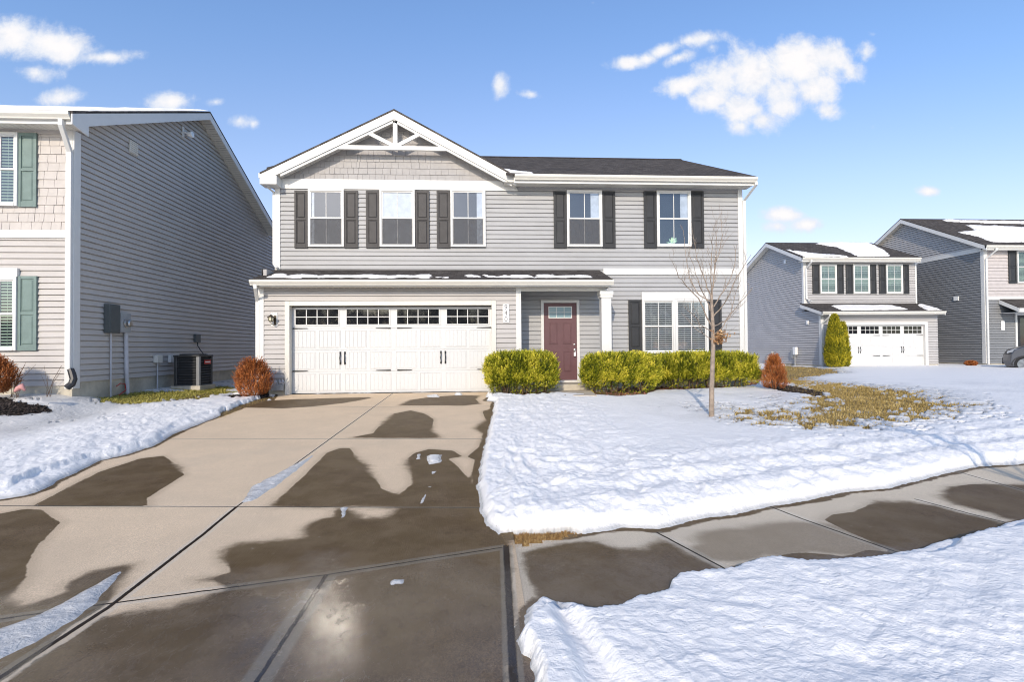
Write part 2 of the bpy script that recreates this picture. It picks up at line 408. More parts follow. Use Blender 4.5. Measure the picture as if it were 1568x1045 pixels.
# ================================================================== GROUND, CONCRETE, SNOW
def P2(pts): return [G(*p) for p in pts]
def PM(pts): return [Gm(*p) for p in pts]
XL, YL = -7.9, 10.4                       # left neighbour: side wall plane, front wall plane
def zg(x, y):
    z = -SLOPE*np.clip(YG-y, 0, YG-YA) - .010*np.clip(YA-y, 0, YA+4)
    z = z + .33*sst(-x, 7.1, 8.3)*sst(y, 8.2, 9.9)*(1-.55*sst(y, 10.4, 11.2))      # planting mound before the left house
    z = z + .12*sst(-x, 5.9, 7.2)*sst(y, 9.8, 11.0)*(1-.9*sst(-x, 7.4, 8.2))
    return z
def Gm(px, py):
    """as G, but on the true relief (the planting mound included)"""
    d = ray(px, py); t0 = 1.0
    ts = np.linspace(2, 40, 4000); x = d.x*ts; y = d.y*ts; z = CAM_H+d.z*ts; i = int(np.argmax(z < zg(x, y)+.02)); return float(x[i]), float(y[i])
BARE = [(415,614),(403.6,613.6),(350,633),(307,649),(264,667),(232,685),(193,697.5),(153.6,706),(118,724),(85.7,738.6),(71,749),(36,760),(0,766)]
BARE = P2(BARE); wx, wy = BARE[-1]
BARE += [(wx-1.2, wy-.45), (-7.5, 3.6), (-9, 2.9), (-13, 2.0), (-13, -3.5), (.12, -3.5), (.10, 0.9)]
BARE += P2([(812,1045),(808.7,1014),(794,982),(804,960),(808.7,934.5),(828,921.8),(866,925),(907.6,939),(949,941),(974.5,928),(1012.8,913.8),(1035,894.7),(1067,886.7),(1114.8,880),(1156,867.5),(1197.7,862.8),(1207,867.6),(1280,868),(1314,859.7),(1372,849.5),(1416,842),(1460,829),(1503.8,817.4),(1533,807),(1568,799.9),(1700,770),(2000,725),(2400,690)])
BARE += P2([(2400,628),(2000,655),(1700,690),(1568,710),(1497,715.4),(1429,729.6),(1358,747.5),(1293.7,754.6),(1240,767),(1172,777),(1126,788.6),(1061.6,797.5),(1008,811.8),(990,810),(958.6,808.6),(898,816.5),(863,822),(837,821),(780,824.5),(768,824.6),(743,805),(734,769),(728.6,744),(734,712),(737.5,690.7),(746.4,662),(755,626),(757,615.7),(743,614),(752,607),(753,602.5)])
BARE += [(.30, 12.80), (-5.0, 12.80)]
GARAGE_FRONT = YG
WALK = P2([(842,606),(910,607.5),(893,590),(889,583),(848,583),(846,594)])
BED_R = P2([(886,600),(915,607),(945,609),(985,606),(1003,599),(1060,597),(1110,595.5),(1156,591),(1166,580),(1160,566),(900,566),(888,580)])
BED_L = P2([(752,607),(800,610.5),(850,607),(852,590),(848,575),(760,578)])
BED_C = [( -5.95,12.0),(-5.55,11.75),(-5.05,12.0),(-5.0,12.7),(-6.0,12.7)]
MELT_R = P2([(1115,628),(1158,644),(1258,656),(1318.7,654.6),(1433,636.8),(1465,624),(1401,599),(1293.7,590),(1229,583),(1208,586),(1265,606.4),(1222,613.6),(1250,626),(1193.7,631)])
MELT_S = P2([(1150,583),(1225,588),(1240,577),(1300,572),(1290,566),(1200,560),(1160,566),(1162,577)])
MELT_L = PM([(139,601),(171,599),(250,597.5),(311,592),(361,592),(372,600),(340,606),(286,613.6),(214,617),(157,613.6)])
CEDAR_BED = P2([(1170,594),(1195,600),(1255,607),(1258,602),(1215,593),(1180,588)])
MULCH_L = PM([(-40,610),(0,611),(30,614),(64,621),(68,628),(40,633),(0,634),(-60,636)])
FRINGE = P2([(770,838),(802,839),(850,829.5),(890,819.5),(870,812),(768,816)])
FRINGE_L = P2([(340,640),(372,625),(405,613),(420,610),(412,607),(380,617),(338,633)])

# ---- snow cover: one sheet, polar grid round the street front, fine nearby
na, nr = 1150, 820
ang = np.linspace(math.radians(-58), math.radians(66), na)
rad = 1.45*(900/1.45)**(np.linspace(0, 1, nr)**1.35)
A_, R_ = np.meshgrid(ang, rad)
X = R_*np.sin(A_); Y = R_*np.cos(A_)
near = R_ < 40
def nsdf(poly, box=None):
    o = np.full(X.shape, -50.0); m = near
    if box is not None: m = near & (X > box[0]) & (X < box[1]) & (Y > box[2]) & (Y < box[3])
    o[m] = sdf(X[m], Y[m], poly); return o
def bbox(poly, pad=.8):
    a = np.array(poly); return (a[:,0].min()-pad, a[:,0].max()+pad, a[:,1].min()-pad, a[:,1].max()+pad)
Xn, Yn = np.where(near, X, 0), np.where(near, Y, 0)
edge_n = .030*fbm(Xn*3.2, Yn*3.2, 3, 5) + .016*fbm(Xn*16, Yn*16, 3, 6)
D = -nsdf(BARE) + edge_n                     # metres in from the edge of the bare concrete
left = X < -1.5
verge = (~left) & (Y < 3.2 + .42*np.clip(X, 0, 30)) & (D < 30) & (X > .05) & (Y < 12)
verge &= (sdf(np.where(near, X, 0), np.where(near, Y, 0), P2([(700,1300),(790,1000),(800,930),(940,938),(1030,890),(1280,862),(1568,790),(2000,715),(2600,680)]) + [(30,-6),(.1,-6)]) > -.25)
lawn = (~left) & (~verge)
rough = 1 - .88*sst(D, .8, 2.6)
rough = np.where(lawn, np.maximum(rough, .85*(1-sst(np.abs(X-1.0), .9, 1.5))*(1-sst(Y, 10.5, 12))), rough)
warp = .10*fbm(Xn*1.3, Yn*1.3, 3, 11)
Dw = D + warp
h = np.where(left, .02+.02*sst(Dw, .02, .12)+.050*sst(D+.22*fbm(Xn*.9, Yn*.9, 2, 31), .17, .22)*(1-.45*sst(Y, 5.5, 8.5))-.05*sst(D, 1.0, 2.6), 0.0)
h = np.where(verge, .022+.02*sst(D, .0, .05)+.045*sst(D+.16*fbm(Xn*1.7, Yn*1.7, 3, 13)+.06, .14, .17), h)
steep = sst(D, .0, .10)
h = np.where(lawn, .088*steep*(.6+.4*sst(Y, 2.5, 3.6)) , h)
h *= sst(D, 0.0, .05)**.5*1.0
# shovel ridges that run along the pavement
al = .7+.3*fbm(Xn*.8, Yn*.8, 2, 19)
ridge = .055*np.exp(-((Dw-.32)/.16)**2) + .050*np.exp(-((Dw-.86)/.18)**2) + .038*np.exp(-((Dw-1.45)/.22)**2)
walkside = lawn & (Y < 4.5+.55*np.clip(X, 0, 40))
h = h + np.where(walkside, ridge*al*1.25, 0) + np.where(left, ridge*.30, 0)
h = np.where(lawn, h - .055*sst(D, 1.2, 3.2), h)
# lumps: billowy, smeared across the shovel direction
lump = 1-np.abs(fbm(Xn*3.3+warp*6, Yn*2.5, 4, 41, .55))*2.2
lump2 = 1-np.abs(fbm(Xn*8.5+warp*9, Yn*7, 3, 51, .55))*2.2
h = h + rough*sst(D, .0, .16)*np.where(verge, .42, 1.)*np.where(left, .7, 1.)*(.028*lump+.015*lump2-.010)
h = h + near*sst(D, .05, .5)*(.010*fbm(Xn*1.4, Yn*1.4, 3, 61)+.0035*fbm(Xn*9, Yn*9, 3, 62))
h = np.where(verge, h+sst(D, .3, 1.)*(.030*fbm(Xn*1.5, Yn*2.2, 4, 71)+.011*fbm(Xn*4.5, Yn*8, 4, 72, .6)), h)
# far snow stays thin with slow drifts
far = sst(R_, 18, 30)
h = h*(1-far) + far*(.06+.03*vnoise(X*.15, Y*.15, 3))
h = np.where(D < .0, np.minimum(h, D*.9-.004), h)
# a wheel track of slush across the verge corner
trk = P2([(835,930),(860,925),(950,1045),(1010,1140),(900,1160),(880,1045)])
tr = nsdf(trk, bbox(trk)); h = h - .05*sst(tr, -.03, .06)*(h > .02)
# openings where the ground shows
def opening(h, poly, soft, depth=.16, nz=0.0, fr=5.0, ny=1.0):
    b = bbox(poly, 1.2); m = near & (X > b[0]) & (X < b[1]) & (Y > b[2]) & (Y < b[3])
    s = sdf(X[m], Y[m], poly); n = fbm(X[m]*fr, Y[m]*fr*ny, 4, 81, .6)
    k = sst(s + nz*n, -soft, soft); h[m] = h[m]*(1-k) - depth*k*.6 ; return h
h = opening(h, WALK, .05); h = opening(h, BED_R, .05, nz=.07, fr=6); h = opening(h, BED_L, .04, nz=.06, fr=6)
h = opening(h, BED_C, .05, nz=.08); h = opening(h, MULCH_L, .05, nz=.14, fr=4); h = opening(h, CEDAR_BED, .04, nz=.08, fr=5)
h = opening(h, FRINGE, .03, nz=.04, fr=9)
h = opening(h, FRINGE_L, .03, nz=.10, fr=7)
def thaw(h, poly, lo, hi, fr, ny=1., reach=.9):
    b = bbox(poly, reach+.5); m = near & (X > b[0]) & (X < b[1]) & (Y > b[2]) & (Y < b[3])
    s = sdf(X[m], Y[m], poly); n = fbm(X[m]*fr, Y[m]*fr*ny, 5, 91, .62)
    v = n*.9 + np.clip(s/reach, -1, 1)*.75 + .02
    k = sst(v, lo, hi); t = sst(s, -reach, .1)
    hh = h[m]*(1-.75*t) + .012*t; h[m] = hh*(1-k) - .06*k; return h
h = thaw(h, MELT_R, -.16, .14, 5.2, 1.6, 1.5); h = thaw(h, MELT_S, -.1, .2, 2.4, 1.8, .8); h = thaw(h, MELT_L, -.05, .2, 3.6, 1.2, .5)
# specks where grass tips come through
s_ = sst(fbm(Xn*13, Yn*13, 3, 95), .50, .62)*sst(fbm(Xn*1.1, Yn*1.1, 2, 96), .05, .3)*(R_ < 16)*sst(D, .8, 1.4)*(left)
h = h - .12*s_
SNOW_X, SNOW_Y, SNOW_H = X, Y, h
Z = zg(X, Y) + h
hm = np.maximum.reduce([h[:-1,:-1], h[1:,:-1], h[:-1,1:], h[1:,1:]])
# no snow under the houses
M['snow'] = m = bpy.data.materials.new('old_snow'); m.use_nodes = True; t = NT(m.node_tree); p = t.n['Principled BSDF']
co = t.node('ShaderNodeTexCoord').outputs['Object']
icy = t.ss(t.attr('thin'), .0, .045)
c = t.mix(icy, (.50,.50,.49), (.87,.85,.815))
dn = t.ss(t.noise(co, 1.7, 6, .7), .62, .80); c = t.mix(t.math('MULTIPLY', dn, .16), c, (.55,.50,.45))
sp = t.ss(t.noise(co, 46, 2, .5), .73, .76); c = t.mix(t.math('MULTIPLY', sp, .5), c, (.25,.19,.14))
t.put(p.inputs['Base Color'], c); t.put(p.inputs['Roughness'], t.ss(icy, 0, 1, .22, .55)); p.inputs['Specular IOR Level'].default_value = .35
b1 = t.node('ShaderNodeBump'); b1.inputs['Strength'].default_value = .55; b1.inputs['Distance'].default_value = .02
t.l.new(t.noise(co, 26, 5, .65), b1.inputs['Height'])
b2 = t.node('ShaderNodeBump'); b2.inputs['Strength'].default_value = .5; b2.inputs['Distance'].default_value = .03
t.l.new(t.noise(t.scale(co, 1, 1.5, 1), 7, 4, .6, .6), b2.inputs['Height']); t.l.new(b1.outputs[0], b2.inputs['Normal'])
t.l.new(b2.outputs[0], p.inputs['Normal'])
tag(grid_mesh('snow', X, Y, Z, M['snow'], hm > -.03, {'thin': h}), kind='structure')

# ---- ground under it
M['soil'] = material('thawed_turf_soil', (.20,.15,.08), .95, .15, .45, 9, .9, 35)
rr = np.concatenate([[.3], 1.3*(4500/1.3)**np.linspace(0, 1, 260)]); aa = np.radians(np.linspace(-180, 180, 361))
A2, R2 = np.meshgrid(aa, rr); x2 = R2*np.sin(A2); y2 = R2*np.cos(A2)
# a solid, smooth base; sits a little under concrete and snow
tag(grid_mesh('ground', x2, y2, zg(x2, y2) - .022, M['soil']), kind='structure')
# snow-covered land and street behind the camera and to the sides
aa3 = np.radians(np.linspace(66, 302, 119)); A3, R3 = np.meshgrid(aa3, 1.0*(900)**np.linspace(.0, 1, 90)); x3 = R3*np.sin(A3); y3 = R3*np.cos(A3)
kp = (y3[:-1,:-1] < -4.2) | (np.abs(x3[:-1,:-1]) > 13)
tag(grid_mesh('snow_field', x3, y3, zg(x3, y3)+.05+.03*fbm(x3*.8, y3*.8, 3, 7), M['snow'], kp, {'thin': np.full(x3.shape, .1)}), kind='structure')

# ---- concrete
WETP = [
 [(48,776),(107,745.7),(150,724),(214,703),(250,698.6),(273,713.6),(282,728),(225,763.6),(227,776)],
 [(-60,790),(0,787),(39,779.6),(64,781),(93,801),(57,835),(43,863.6),(41,885),(14,915),(32,931),(70,920),(103.6,908),(107,892),(143,874),(200,863.6),(211,865),(189,888.6),(184,906),(160,931),(110,960),(60,1003),(-60,1090),(-400,1000),(-260,830)],
 [(411,776.5),(450,744),(478.6,715.7),(500,694),(521,686.4),(535.7,687),(550,705),(564,712),(575,733.6),(585.7,749.6),(610.7,757.9),(630,742.5),(628.6,722.9),(618,712),(623,703),(635.7,694),(657,688),(693,690.7),(707,699.6),(685.7,703),(703.6,717.5),(721.4,737),(734,751.4),(755,760),(780,800),(785,840),(790,1100),(-50,1100),(60,1010),(110,980),(153,945),(204,935),(255,929),(287,919),(345,903),(330,893),(300,889),(329,884),(357,876),(343,862),(336,844),(364,832),(407,830),(461,823),(471,803),(511,791),(514,779),(536,779),(560,792),(590,791),(607,779)],
 [(534,671),(571,664),(585.7,647.9),(603.6,633.6),(628.6,629),(650,633.6),(664,642.5),(662.5,658.6),(675,671.5)],
 [(753.6,626),(739,630),(743,644),(727,656.8),(741,665.7),(735.7,683.6),(716,699.6),(727,705),(721,733.6),(735,742),(742,700),(752,660),(760,626)],
 [(375,624.6),(407,614),(450,612),(514,610),(564,608.6),(568,610),(528.6,617.5),(478.6,623),(435.7,625.7)],
 [(610.7,621.5),(628.6,612.9),(657,608.6),(703.6,605.5),(735,606.5),(728.6,612),(735.7,619),(710.7,621.5)],
 [(799,846),(853,832.5),(891.6,827.7),(917,829),(945.8,840),(984,839.5),(1003,829),(1012.8,819),(1063.8,848),(1117,878.7),(1000,960),(850,960),(812,1060),(788,1090),(790,965),(828,937.7),(805.5,946),(821.5,917),(818,899.4),(802,877),(799,858)],
 [(1121,874),(1156,861),(1194.5,850),(1226,845),(1277.5,850),(1293.5,852.4),(1328.6,842),(1378,846.6),(1372,866),(1200,900),(1100,900)],
 [(1261,795.5),(1276,788),(1308,783.8),(1334,772),(1343,767.7),(1390,766.9),(1431,773.6),(1544.6,801),(1500,840),(1381,852),(1331.5,829),(1285,808)],
 [(1436.6,760),(1451,745.8),(1489,741.5),(1568,741.5),(1800,730),(1800,780),(1568,800),(1535,793),(1518,786.7),(1460,772)],
]
WETP = [P2(q) for q in WETP]
DAMP = [(1232,818,.35),(1150,826,.30),(1180,832,.28),(1290,833,.25),(1110,845,.2),(640,660,.0)]
CJ = [((603,602),(362,777)), ((362,777),(166,931)), ((166,931),(-40,1065)),         # centre joint
      ((-160,972),(160,926)), ((160,926),(500,881)), ((500,881),(775,838)),          # apron joint
      ((-300,774),(362,776.5)), ((362,776.5),(735,778)), ((240,673),(748,672.5)), ((380,624.3),(757,622.5)),
      ((500,881),(386,1055)), ((775,836),(790,1100))]
WID = [.012,.022,.024, .012,.012,.010, .010,.010,.010,.010, .018,.032]     # crack widths
TOOL = [.03,.05,.06, .05,.05,.05, .02,.02,.03,.02, .075,.05]               # tooled border widths
SJ = [((1005,815),(1122,877)), ((1177,775),(1383,849)), ((1400,764),(1540,800)), ((1465,722),(1640,772)), ((2000,650),(2500,690))]
def concrete(name, lines, wid, tool, dry, smoothwet):
    m = bpy.data.materials.new(name); m.use_nodes = True; t = NT(m.node_tree); p = t.n['Principled BSDF']
    co = t.node('ShaderNodeTexCoord').outputs['Object']
    jit = t.math('MULTIPLY', t.math('SUBTRACT', t.noise(co, 14, 4, .7), .5), .012)
    crack = tl = None
    for (a, b), wd, tw in zip(lines, wid, tool):
        a = Vector(G(*a)); b = Vector(G(*b)); d = (b-a); L = d.length; d.normalize(); n = Vector((-d.y, d.x))
        dist = t.math('ABSOLUTE', t.math('ADD', t.math('SUBTRACT', t.vmath('DOT_PRODUCT', co, (n.x, n.y, 0)), n.dot(a)), jit))
        along = t.math('SUBTRACT', t.vmath('DOT_PRODUCT', co, (d.x, d.y, 0)), d.dot(a))
        msk = t.math('MULTIPLY', t.math('GREATER_THAN', along, 0), t.math('LESS_THAN', along, L))
        ck = t.math('MULTIPLY', t.ss(dist, wd*.45, wd*.75, 1, 0), msk)
        tk = t.math('MULTIPLY', t.ss(dist, tw*.8, tw, 1, 0), msk)
        crack = ck if crack is None else t.math('MAXIMUM', crack, ck)
        tl = tk if tl is None else t.math('MAXIMUM', tl, tk)
    fuzz = t.math('ADD', t.math('MULTIPLY', t.math('SUBTRACT', t.noise(t.scale(co, 1, 1.4, 1), 9, 8, .75), .5), .11), t.math('MULTIPLY', t.math('SUBTRACT', t.noise(co, 2.6, 3, .6), .5), .10))
    hardmap = t.ss(t.noise(co, .9, 2, .5), .42, .62)                       # some edges crisp, some feathered
    wd_ = t.math('ADD', t.attr('wet'), t.math('MULTIPLY', fuzz, t.math('ADD', .35, hardmap)))
    soft = t.math('ADD', .007, t.math('MULTIPLY', hardmap, .065))
    wet = t.ss(wd_, t.math('MULTIPLY', soft, -1), soft)
    marg = t.ss(t.math('ADD', t.attr('inset'), t.math('MULTIPLY', fuzz, .9)), .045, .075, 1, 0)
    halo = t.math('MULTIPLY', t.ss(wd_, -.10, .0), .22); wet = t.math('MAXIMUM', wet, halo)
    damp = t.math('MULTIPLY', t.ss(t.math('ADD', t.attr('damp'), t.math('MULTIPLY', fuzz, 2.)), .12, .5), .62)
    wet = t.math('MAXIMUM', t.math('MAXIMUM', wet, marg), damp)
    wet = t.math('MULTIPLY', wet, t.ss(t.noise(co, 3.3, 6, .7), .36, .62, .93, 1.0))
    sp = t.noise(co, 120, 3, .75); sp2 = t.noise(co, 2.2, 5, .65); br = t.noise(t.scale(co, 2.0, 60, 1), 3, 3, .6)
    c = t.mix(t.ss(sp2, .3, .7), dry, tuple(k*.86 for k in dry))
    c = t.mix(t.ss(sp, .40, .62), tuple(k*.72 for k in dry), c); c = t.mix(t.math('MULTIPLY', t.ss(t.noise(co, 48, 4, .75), .52, .72), .30), c, tuple(k*.70 for k in dry))
    c = t.mix(t.math('MULTIPLY', t.ss(t.noise(co, 23, 4, .7), .58, .75), .25), c, (.46,.34,.22))
    c = t.mix(t.math('MULTIPLY', t.ss(t.noise(co, .55, 3, .6), .5, .75), .25), c, (.54,.45,.34))
    c = t.mix(t.math('MULTIPLY', tl, .35), c, (.62,.57,.48))
    wc = t.mix(t.ss(sp, .40, .62), (.066,.040,.017), (.150,.096,.048)); wc = t.mix(t.ss(sp2, .3, .7), wc, (.12,.078,.035))
    wc = t.mix(t.math('MULTIPLY', tl, .55), wc, (.21,.185,.14))
    c = t.mix(wet, c, wc)
    salt = t.math('MULTIPLY', t.ss(t.noise(co, 11, 6, .75), .64, .74), .30); c = t.mix(salt, c, (.62,.58,.52))
    c = t.mix(crack, c, (.030,.020,.013))
    t.put(p.inputs['Base Color'], c)
    rw = t.ss(t.noise(co, 5, 4, .6), .35, .7, smoothwet[0], smoothwet[1])
    sy = t.node('ShaderNodeSeparateXYZ'); t.l.new(co, sy.inputs[0]); film = t.ss(t.math('ADD', sy.outputs[1], t.math('MULTIPLY', sp2, 1.5)), 3.65, 4.35, 1, 0)   # standing water only low on the apron
    rw = t.math('ADD', rw, t.ss(t.noise(t.scale(co, 1.3, .8, 1), 13, 7, .75, .8), .50, .60, 0, .16))     # the film is broken by drier pores
    rw = t.math('ADD', t.math('MULTIPLY', film, t.math('SUBTRACT', rw, .5)), .5)
    t.put(p.inputs['Roughness'], t.math('ADD', t.math('MULTIPLY', wet, t.math('SUBTRACT', rw, .85)), .85))
    t.put(p.inputs['Specular IOR Level'], t.math('ADD', .08, t.math('MULTIPLY', t.math('MULTIPLY', wet, film), .48)))
    b = t.node('ShaderNodeBump'); t.put(b.inputs['Strength'], t.math('SUBTRACT', .6, t.math('MULTIPLY', t.math('MULTIPLY', wet, film), .50))); b.inputs['Distance'].default_value = .004
    h = t.math('ADD', t.math('MULTIPLY', sp, .9), t.math('MULTIPLY', t.noise(t.scale(co, 38, 2.2, 1), 3, 2, .6), .9))
    h = t.math('SUBTRACT', h, t.math('MULTIPLY', crack, 6))
    t.l.new(h, b.inputs['Height']); t.l.new(b.outputs[0], p.inputs['Normal']); return m
def wet_attrs(X, Y):
    w_ = np.full(X.shape, -9.0)
    for q in WETP: w_ = np.maximum(w_, sdf(X, Y, q))
    d = np.zeros(X.shape)
    for (px, py, r) in DAMP:
        if r > 0:
            gx, gy = G(px, py); d = np.maximum(d, np.exp(-(((X-gx)/(r*1.3))**2+((Y-gy)/(r*.7))**2)))
    return {'wet': w_, 'inset': sdf(X, Y, BARE), 'damp': d}
gx = np.arange(-13.2, .231, .045); gx[-1] = .225; gy = np.arange(-3.6, 12.70, .045)
X, Y = np.meshgrid(gx, gy)
M['concrete'] = concrete('driveway_concrete', CJ, WID, TOOL, (.86,.66,.45), (.12,.22))
tag(grid_mesh('driveway', X, Y, zg(X, Y)*1.0, M['concrete'], (X[:-1,:-1] > -6.6) | (Y[:-1,:-1] < 5), wet_attrs(X, Y)), kind='structure')
gx = np.arange(.2255, 14, .05); gy = np.arange(-3.6, 11, .05); X, Y = np.meshgrid(gx, gy)
wa = wet_attrs(X, Y); FR2 = sdf(X, Y, FRINGE)
kp = (wa['inset'] > -.35) & (FR2 < 0.02); kp = kp[:-1,:-1]
M['pavement'] = concrete('pavement_concrete', SJ, [.012]*5, [.05]*5, (.74,.63,.48), (.34,.5))
tag(grid_mesh('sidewalk', X, Y, zg(X, Y)-.003, M['pavement'], kp, wa), kind='structure')
# the front walk to the entrance, a low slab
b = MB(); x0 = G(846,600)[0]; x1 = G(903,600)[0]
b.prism([(*p_, .03) for p_ in P2([(838,612),(914,612),(893,590),(889,583),(848,583),(846,594)])], (0, 0, -.12))
tag(b.build('front_walk', material('walk_concrete', (.50,.43,.34), .85, .2, .15, 4, .5, 50), bevel=.008), kind='structure')

# ---- ice and leftover snow lying on the drive: polygons of the photograph's ground, as low lumps
ICE = [([(366,772),(385,745),(430,722),(478,697),(482,699),(455,722),(420,748),(388,768)], .018),
       ([(185,872),(192,876),(165,905),(150,925),(120,948),(60,985),(0,1012),(-90,1060),(-90,1000),(0,962),(60,940),(110,915),(150,892)], .016),
       ([(519,778),(533,777),(531,792),(521,795)], .03), ([(651,699),(678,697),(677,709),(655,713)], .03), ([(638,696),(645,695),(644,703),(637,704)], .025),
       ([(659,722),(672,721),(668,726),(658,728)], .015), ([(652,753),(656,752),(652,770),(640,776),(641,768)], .02), ([(644,745),(665,744),(664,748),(646,747)], .01),
       ([(594,891),(604,887),(619,888),(617,894),(598,897)], .028), ([(652,606),(672,605.5),(674,609),(655,609)], .03), ([(695,603),(708,603),(708,606),(696,606)], .04),
       ([(54,773),(62,772),(63,776),(52,776)], .02), ([(745,604),(758,604),(757,609),(744,609)], .06), ([(786,952),(792,954),(790,968),(785,962)], .03)]
Vs = []; Fs = []; At = []; off = 0
for k, (q, th) in enumerate(ICE):
    q = P2(q); b4 = bbox(q, .08); st = max(.010, min(.03, (b4[1]-b4[0])/50))
    X, Y = np.meshgrid(np.arange(b4[0], b4[1], st), np.arange(b4[2], b4[3], st))
    s = sdf(X, Y, q) + .022*fbm(X*12, Y*12, 3, 200+k)*min(1, th/.03); hh = th*sst(s, -.01, .07)*(1+.5*fbm(X*9, Y*9, 3, 300+k)) - .004
    n0, n1 = X.shape; idx = np.arange(n0*n1).reshape(n0, n1); qd = np.stack([idx[:-1,:-1], idx[:-1,1:], idx[1:,1:], idx[1:,:-1]], -1)
    hm = np.maximum.reduce([hh[:-1,:-1], hh[1:,:-1], hh[:-1,1:], hh[1:,1:]]); qd = qd[hm > 0].reshape(-1, 4)
    Vs.append(np.stack([X.ravel(), Y.ravel(), (zg(X, Y)+hh).ravel()], -1)); Fs.append(qd+off); At.append(hh.ravel()); off += n0*n1
V = np.concatenate(Vs); F = np.concatenate(Fs); At = np.concatenate(At); u_, inv = np.unique(F, return_inverse=True)
tag(fast_mesh('ice', V[u_], inv.reshape(F.shape), M['snow'], attrs={'thin': At[u_]*.9}), 'thin grey ice and leftover slushy snow lying on the driveway joints', None, None, 'stuff')

# ---- blades of grass and chips of bark (nobody could count them)
rng = np.random.default_rng(7)
def sample(poly, n, grow=0.0):
    b4 = bbox(poly, grow); out = []
    while sum(len(o) for o in out) < n:
        x = rng.uniform(b4[0], b4[1], n*3); y = rng.uniform(b4[2], b4[3], n*3); s = sdf(x, y, poly) + grow*(rng.random(n*3)-.0)
        m = s > 0; out.append(np.stack([x[m], y[m]], -1))
    return np.concatenate(out)[:n]
def snow_at(x, y):
    r = np.hypot(x, y); a = np.arctan2(x, y)
    i = np.clip(np.searchsorted(rad, r), 1, nr-1); j = np.clip(np.searchsorted(ang, a), 1, na-1)
    return SNOW_H[i, j]
def blades(name, xy, ln, wd, mat, label, flat=.5, clump=None, keep=.01):
    x, y = xy[:,0], xy[:,1]; k = snow_at(x, y) < keep; x, y = x[k], y[k]; n = len(x)
    z = zg(x, y)-.022; a = rng.uniform(0, 2*math.pi, n); L = ln*rng.uniform(.5, 1.3, n); t = rng.uniform(.1, 1.2, n)*flat*1.4
    dx = np.cos(a)*np.sin(t); dy = np.sin(a)*np.sin(t); dz = np.cos(t)
    px = -np.sin(a)*wd*.5; py = np.cos(a)*wd*.5
    V = np.stack([np.stack([x-px, y-py, z], -1), np.stack([x+px, y+py, z], -1),
                  np.stack([x+dx*L*.6+px*.7, y+dy*L*.6+py*.7, z+dz*L*.7], -1), np.stack([x+dx*L, y+dy*L, z+dz*L*.85], -1)], 1).reshape(-1, 3)
    F = np.arange(4*n).reshape(n, 4)
    v = np.clip(.5+.35*fbm(x*2.5, y*2.5, 3, 5)+rng.normal(0, .22, n), 0, 1)
    return tag(fast_mesh(name, V, F, mat, smooth=False, fattrs={'var': v}), label, None, None, 'stuff')
blades('grass', sample(MELT_R, 34000, .9), .055, .012, M['grass'], 'dry brown grass showing where the lawn snow has thawed', .9, keep=.006)
blades('grass', sample(MELT_S, 9000, .6), .06, .014, M['grass'], 'thin brown grass strip thawed out beside the hedge and the grey house', .9, keep=.006)
blades('grass', sample(MELT_L, 16000, .4), .055, .014, M['grass_green'], 'yellow green grass thawed out beside the air conditioner', .8, keep=.006)
blades('grass', sample(FRINGE, 6000, .02), .028, .005, M['straw'], 'rusty dead grass tuft strip at the snow edge by the pavement corner', 1.1, keep=.03)
blades('grass', sample(FRINGE_L, 3500, .08), .04, .01, M['grass'], 'thin brown grass fringe along the left driveway edge', 1.1, keep=.02)
def chips(name, xy, sz, mat, label, keep=.02, lift=0.03):
    x, y = xy[:,0], xy[:,1]; k = snow_at(x, y) < keep; x, y = x[k], y[k]; n = len(x)
    z = zg(x, y)-.02+rng.random(n)*lift; a = rng.uniform(0, 2*math.pi, n); L = sz*rng.uniform(.5, 1.4, n); Wd = L*rng.uniform(.25, .6, n); tl = rng.normal(0, .35, (n, 2))
    ca_, sa = np.cos(a), np.sin(a); pts = []
    for (u, v) in ((-1,-1),(1,-1),(1,1),(-1,1)):
        ox, oy = u*L*.5, v*Wd*.5; pts.append(np.stack([x+ox*ca_-oy*sa, y+ox*sa+oy*ca_, z+ox*tl[:,0]+oy*tl[:,1]], -1))
    top = np.stack(pts, 1) + np.array([0, 0, .006]); bot = top - np.array([0, 0, .008]); V = np.concatenate([top, bot], 1).reshape(-1, 3)
    i = np.arange(n)[:, None]*8; F = np.concatenate([i+np.array(q) for q in ([0,1,2,3],[4,7,6,5],[0,4,5,1],[1,5,6,2],[2,6,7,3],[3,7,4,0])], 0)
    v = np.tile(rng.random(n), 6)
    return tag(fast_mesh(name, V, F, mat, smooth=False, fattrs={'var': v}), label, None, None, 'stuff')
chips('mulch', sample(BED_R, 9000, .1), .05, M['mulchchips'], 'reddish bark mulch under the long clipped hedges')
chips('mulch', sample(BED_L, 2500, .06), .045, M['mulchchips'], 'reddish bark mulch under the hedge beside the garage')
chips('mulch', sample(BED_C, 2200, .12), .05, M['darkchips'], 'dark bark mulch under the orange shrub at the garage corner')
chips('mulch', sample(MULCH_L, 4200, .12), .05, M['darkchips'], 'black bark mulch patch in the snow before the left house')
chips('mulch', sample(CEDAR_BED, 2200, .1), .05, M['darkchips'], 'dark bark mulch around the small orange shrub on the lawn')
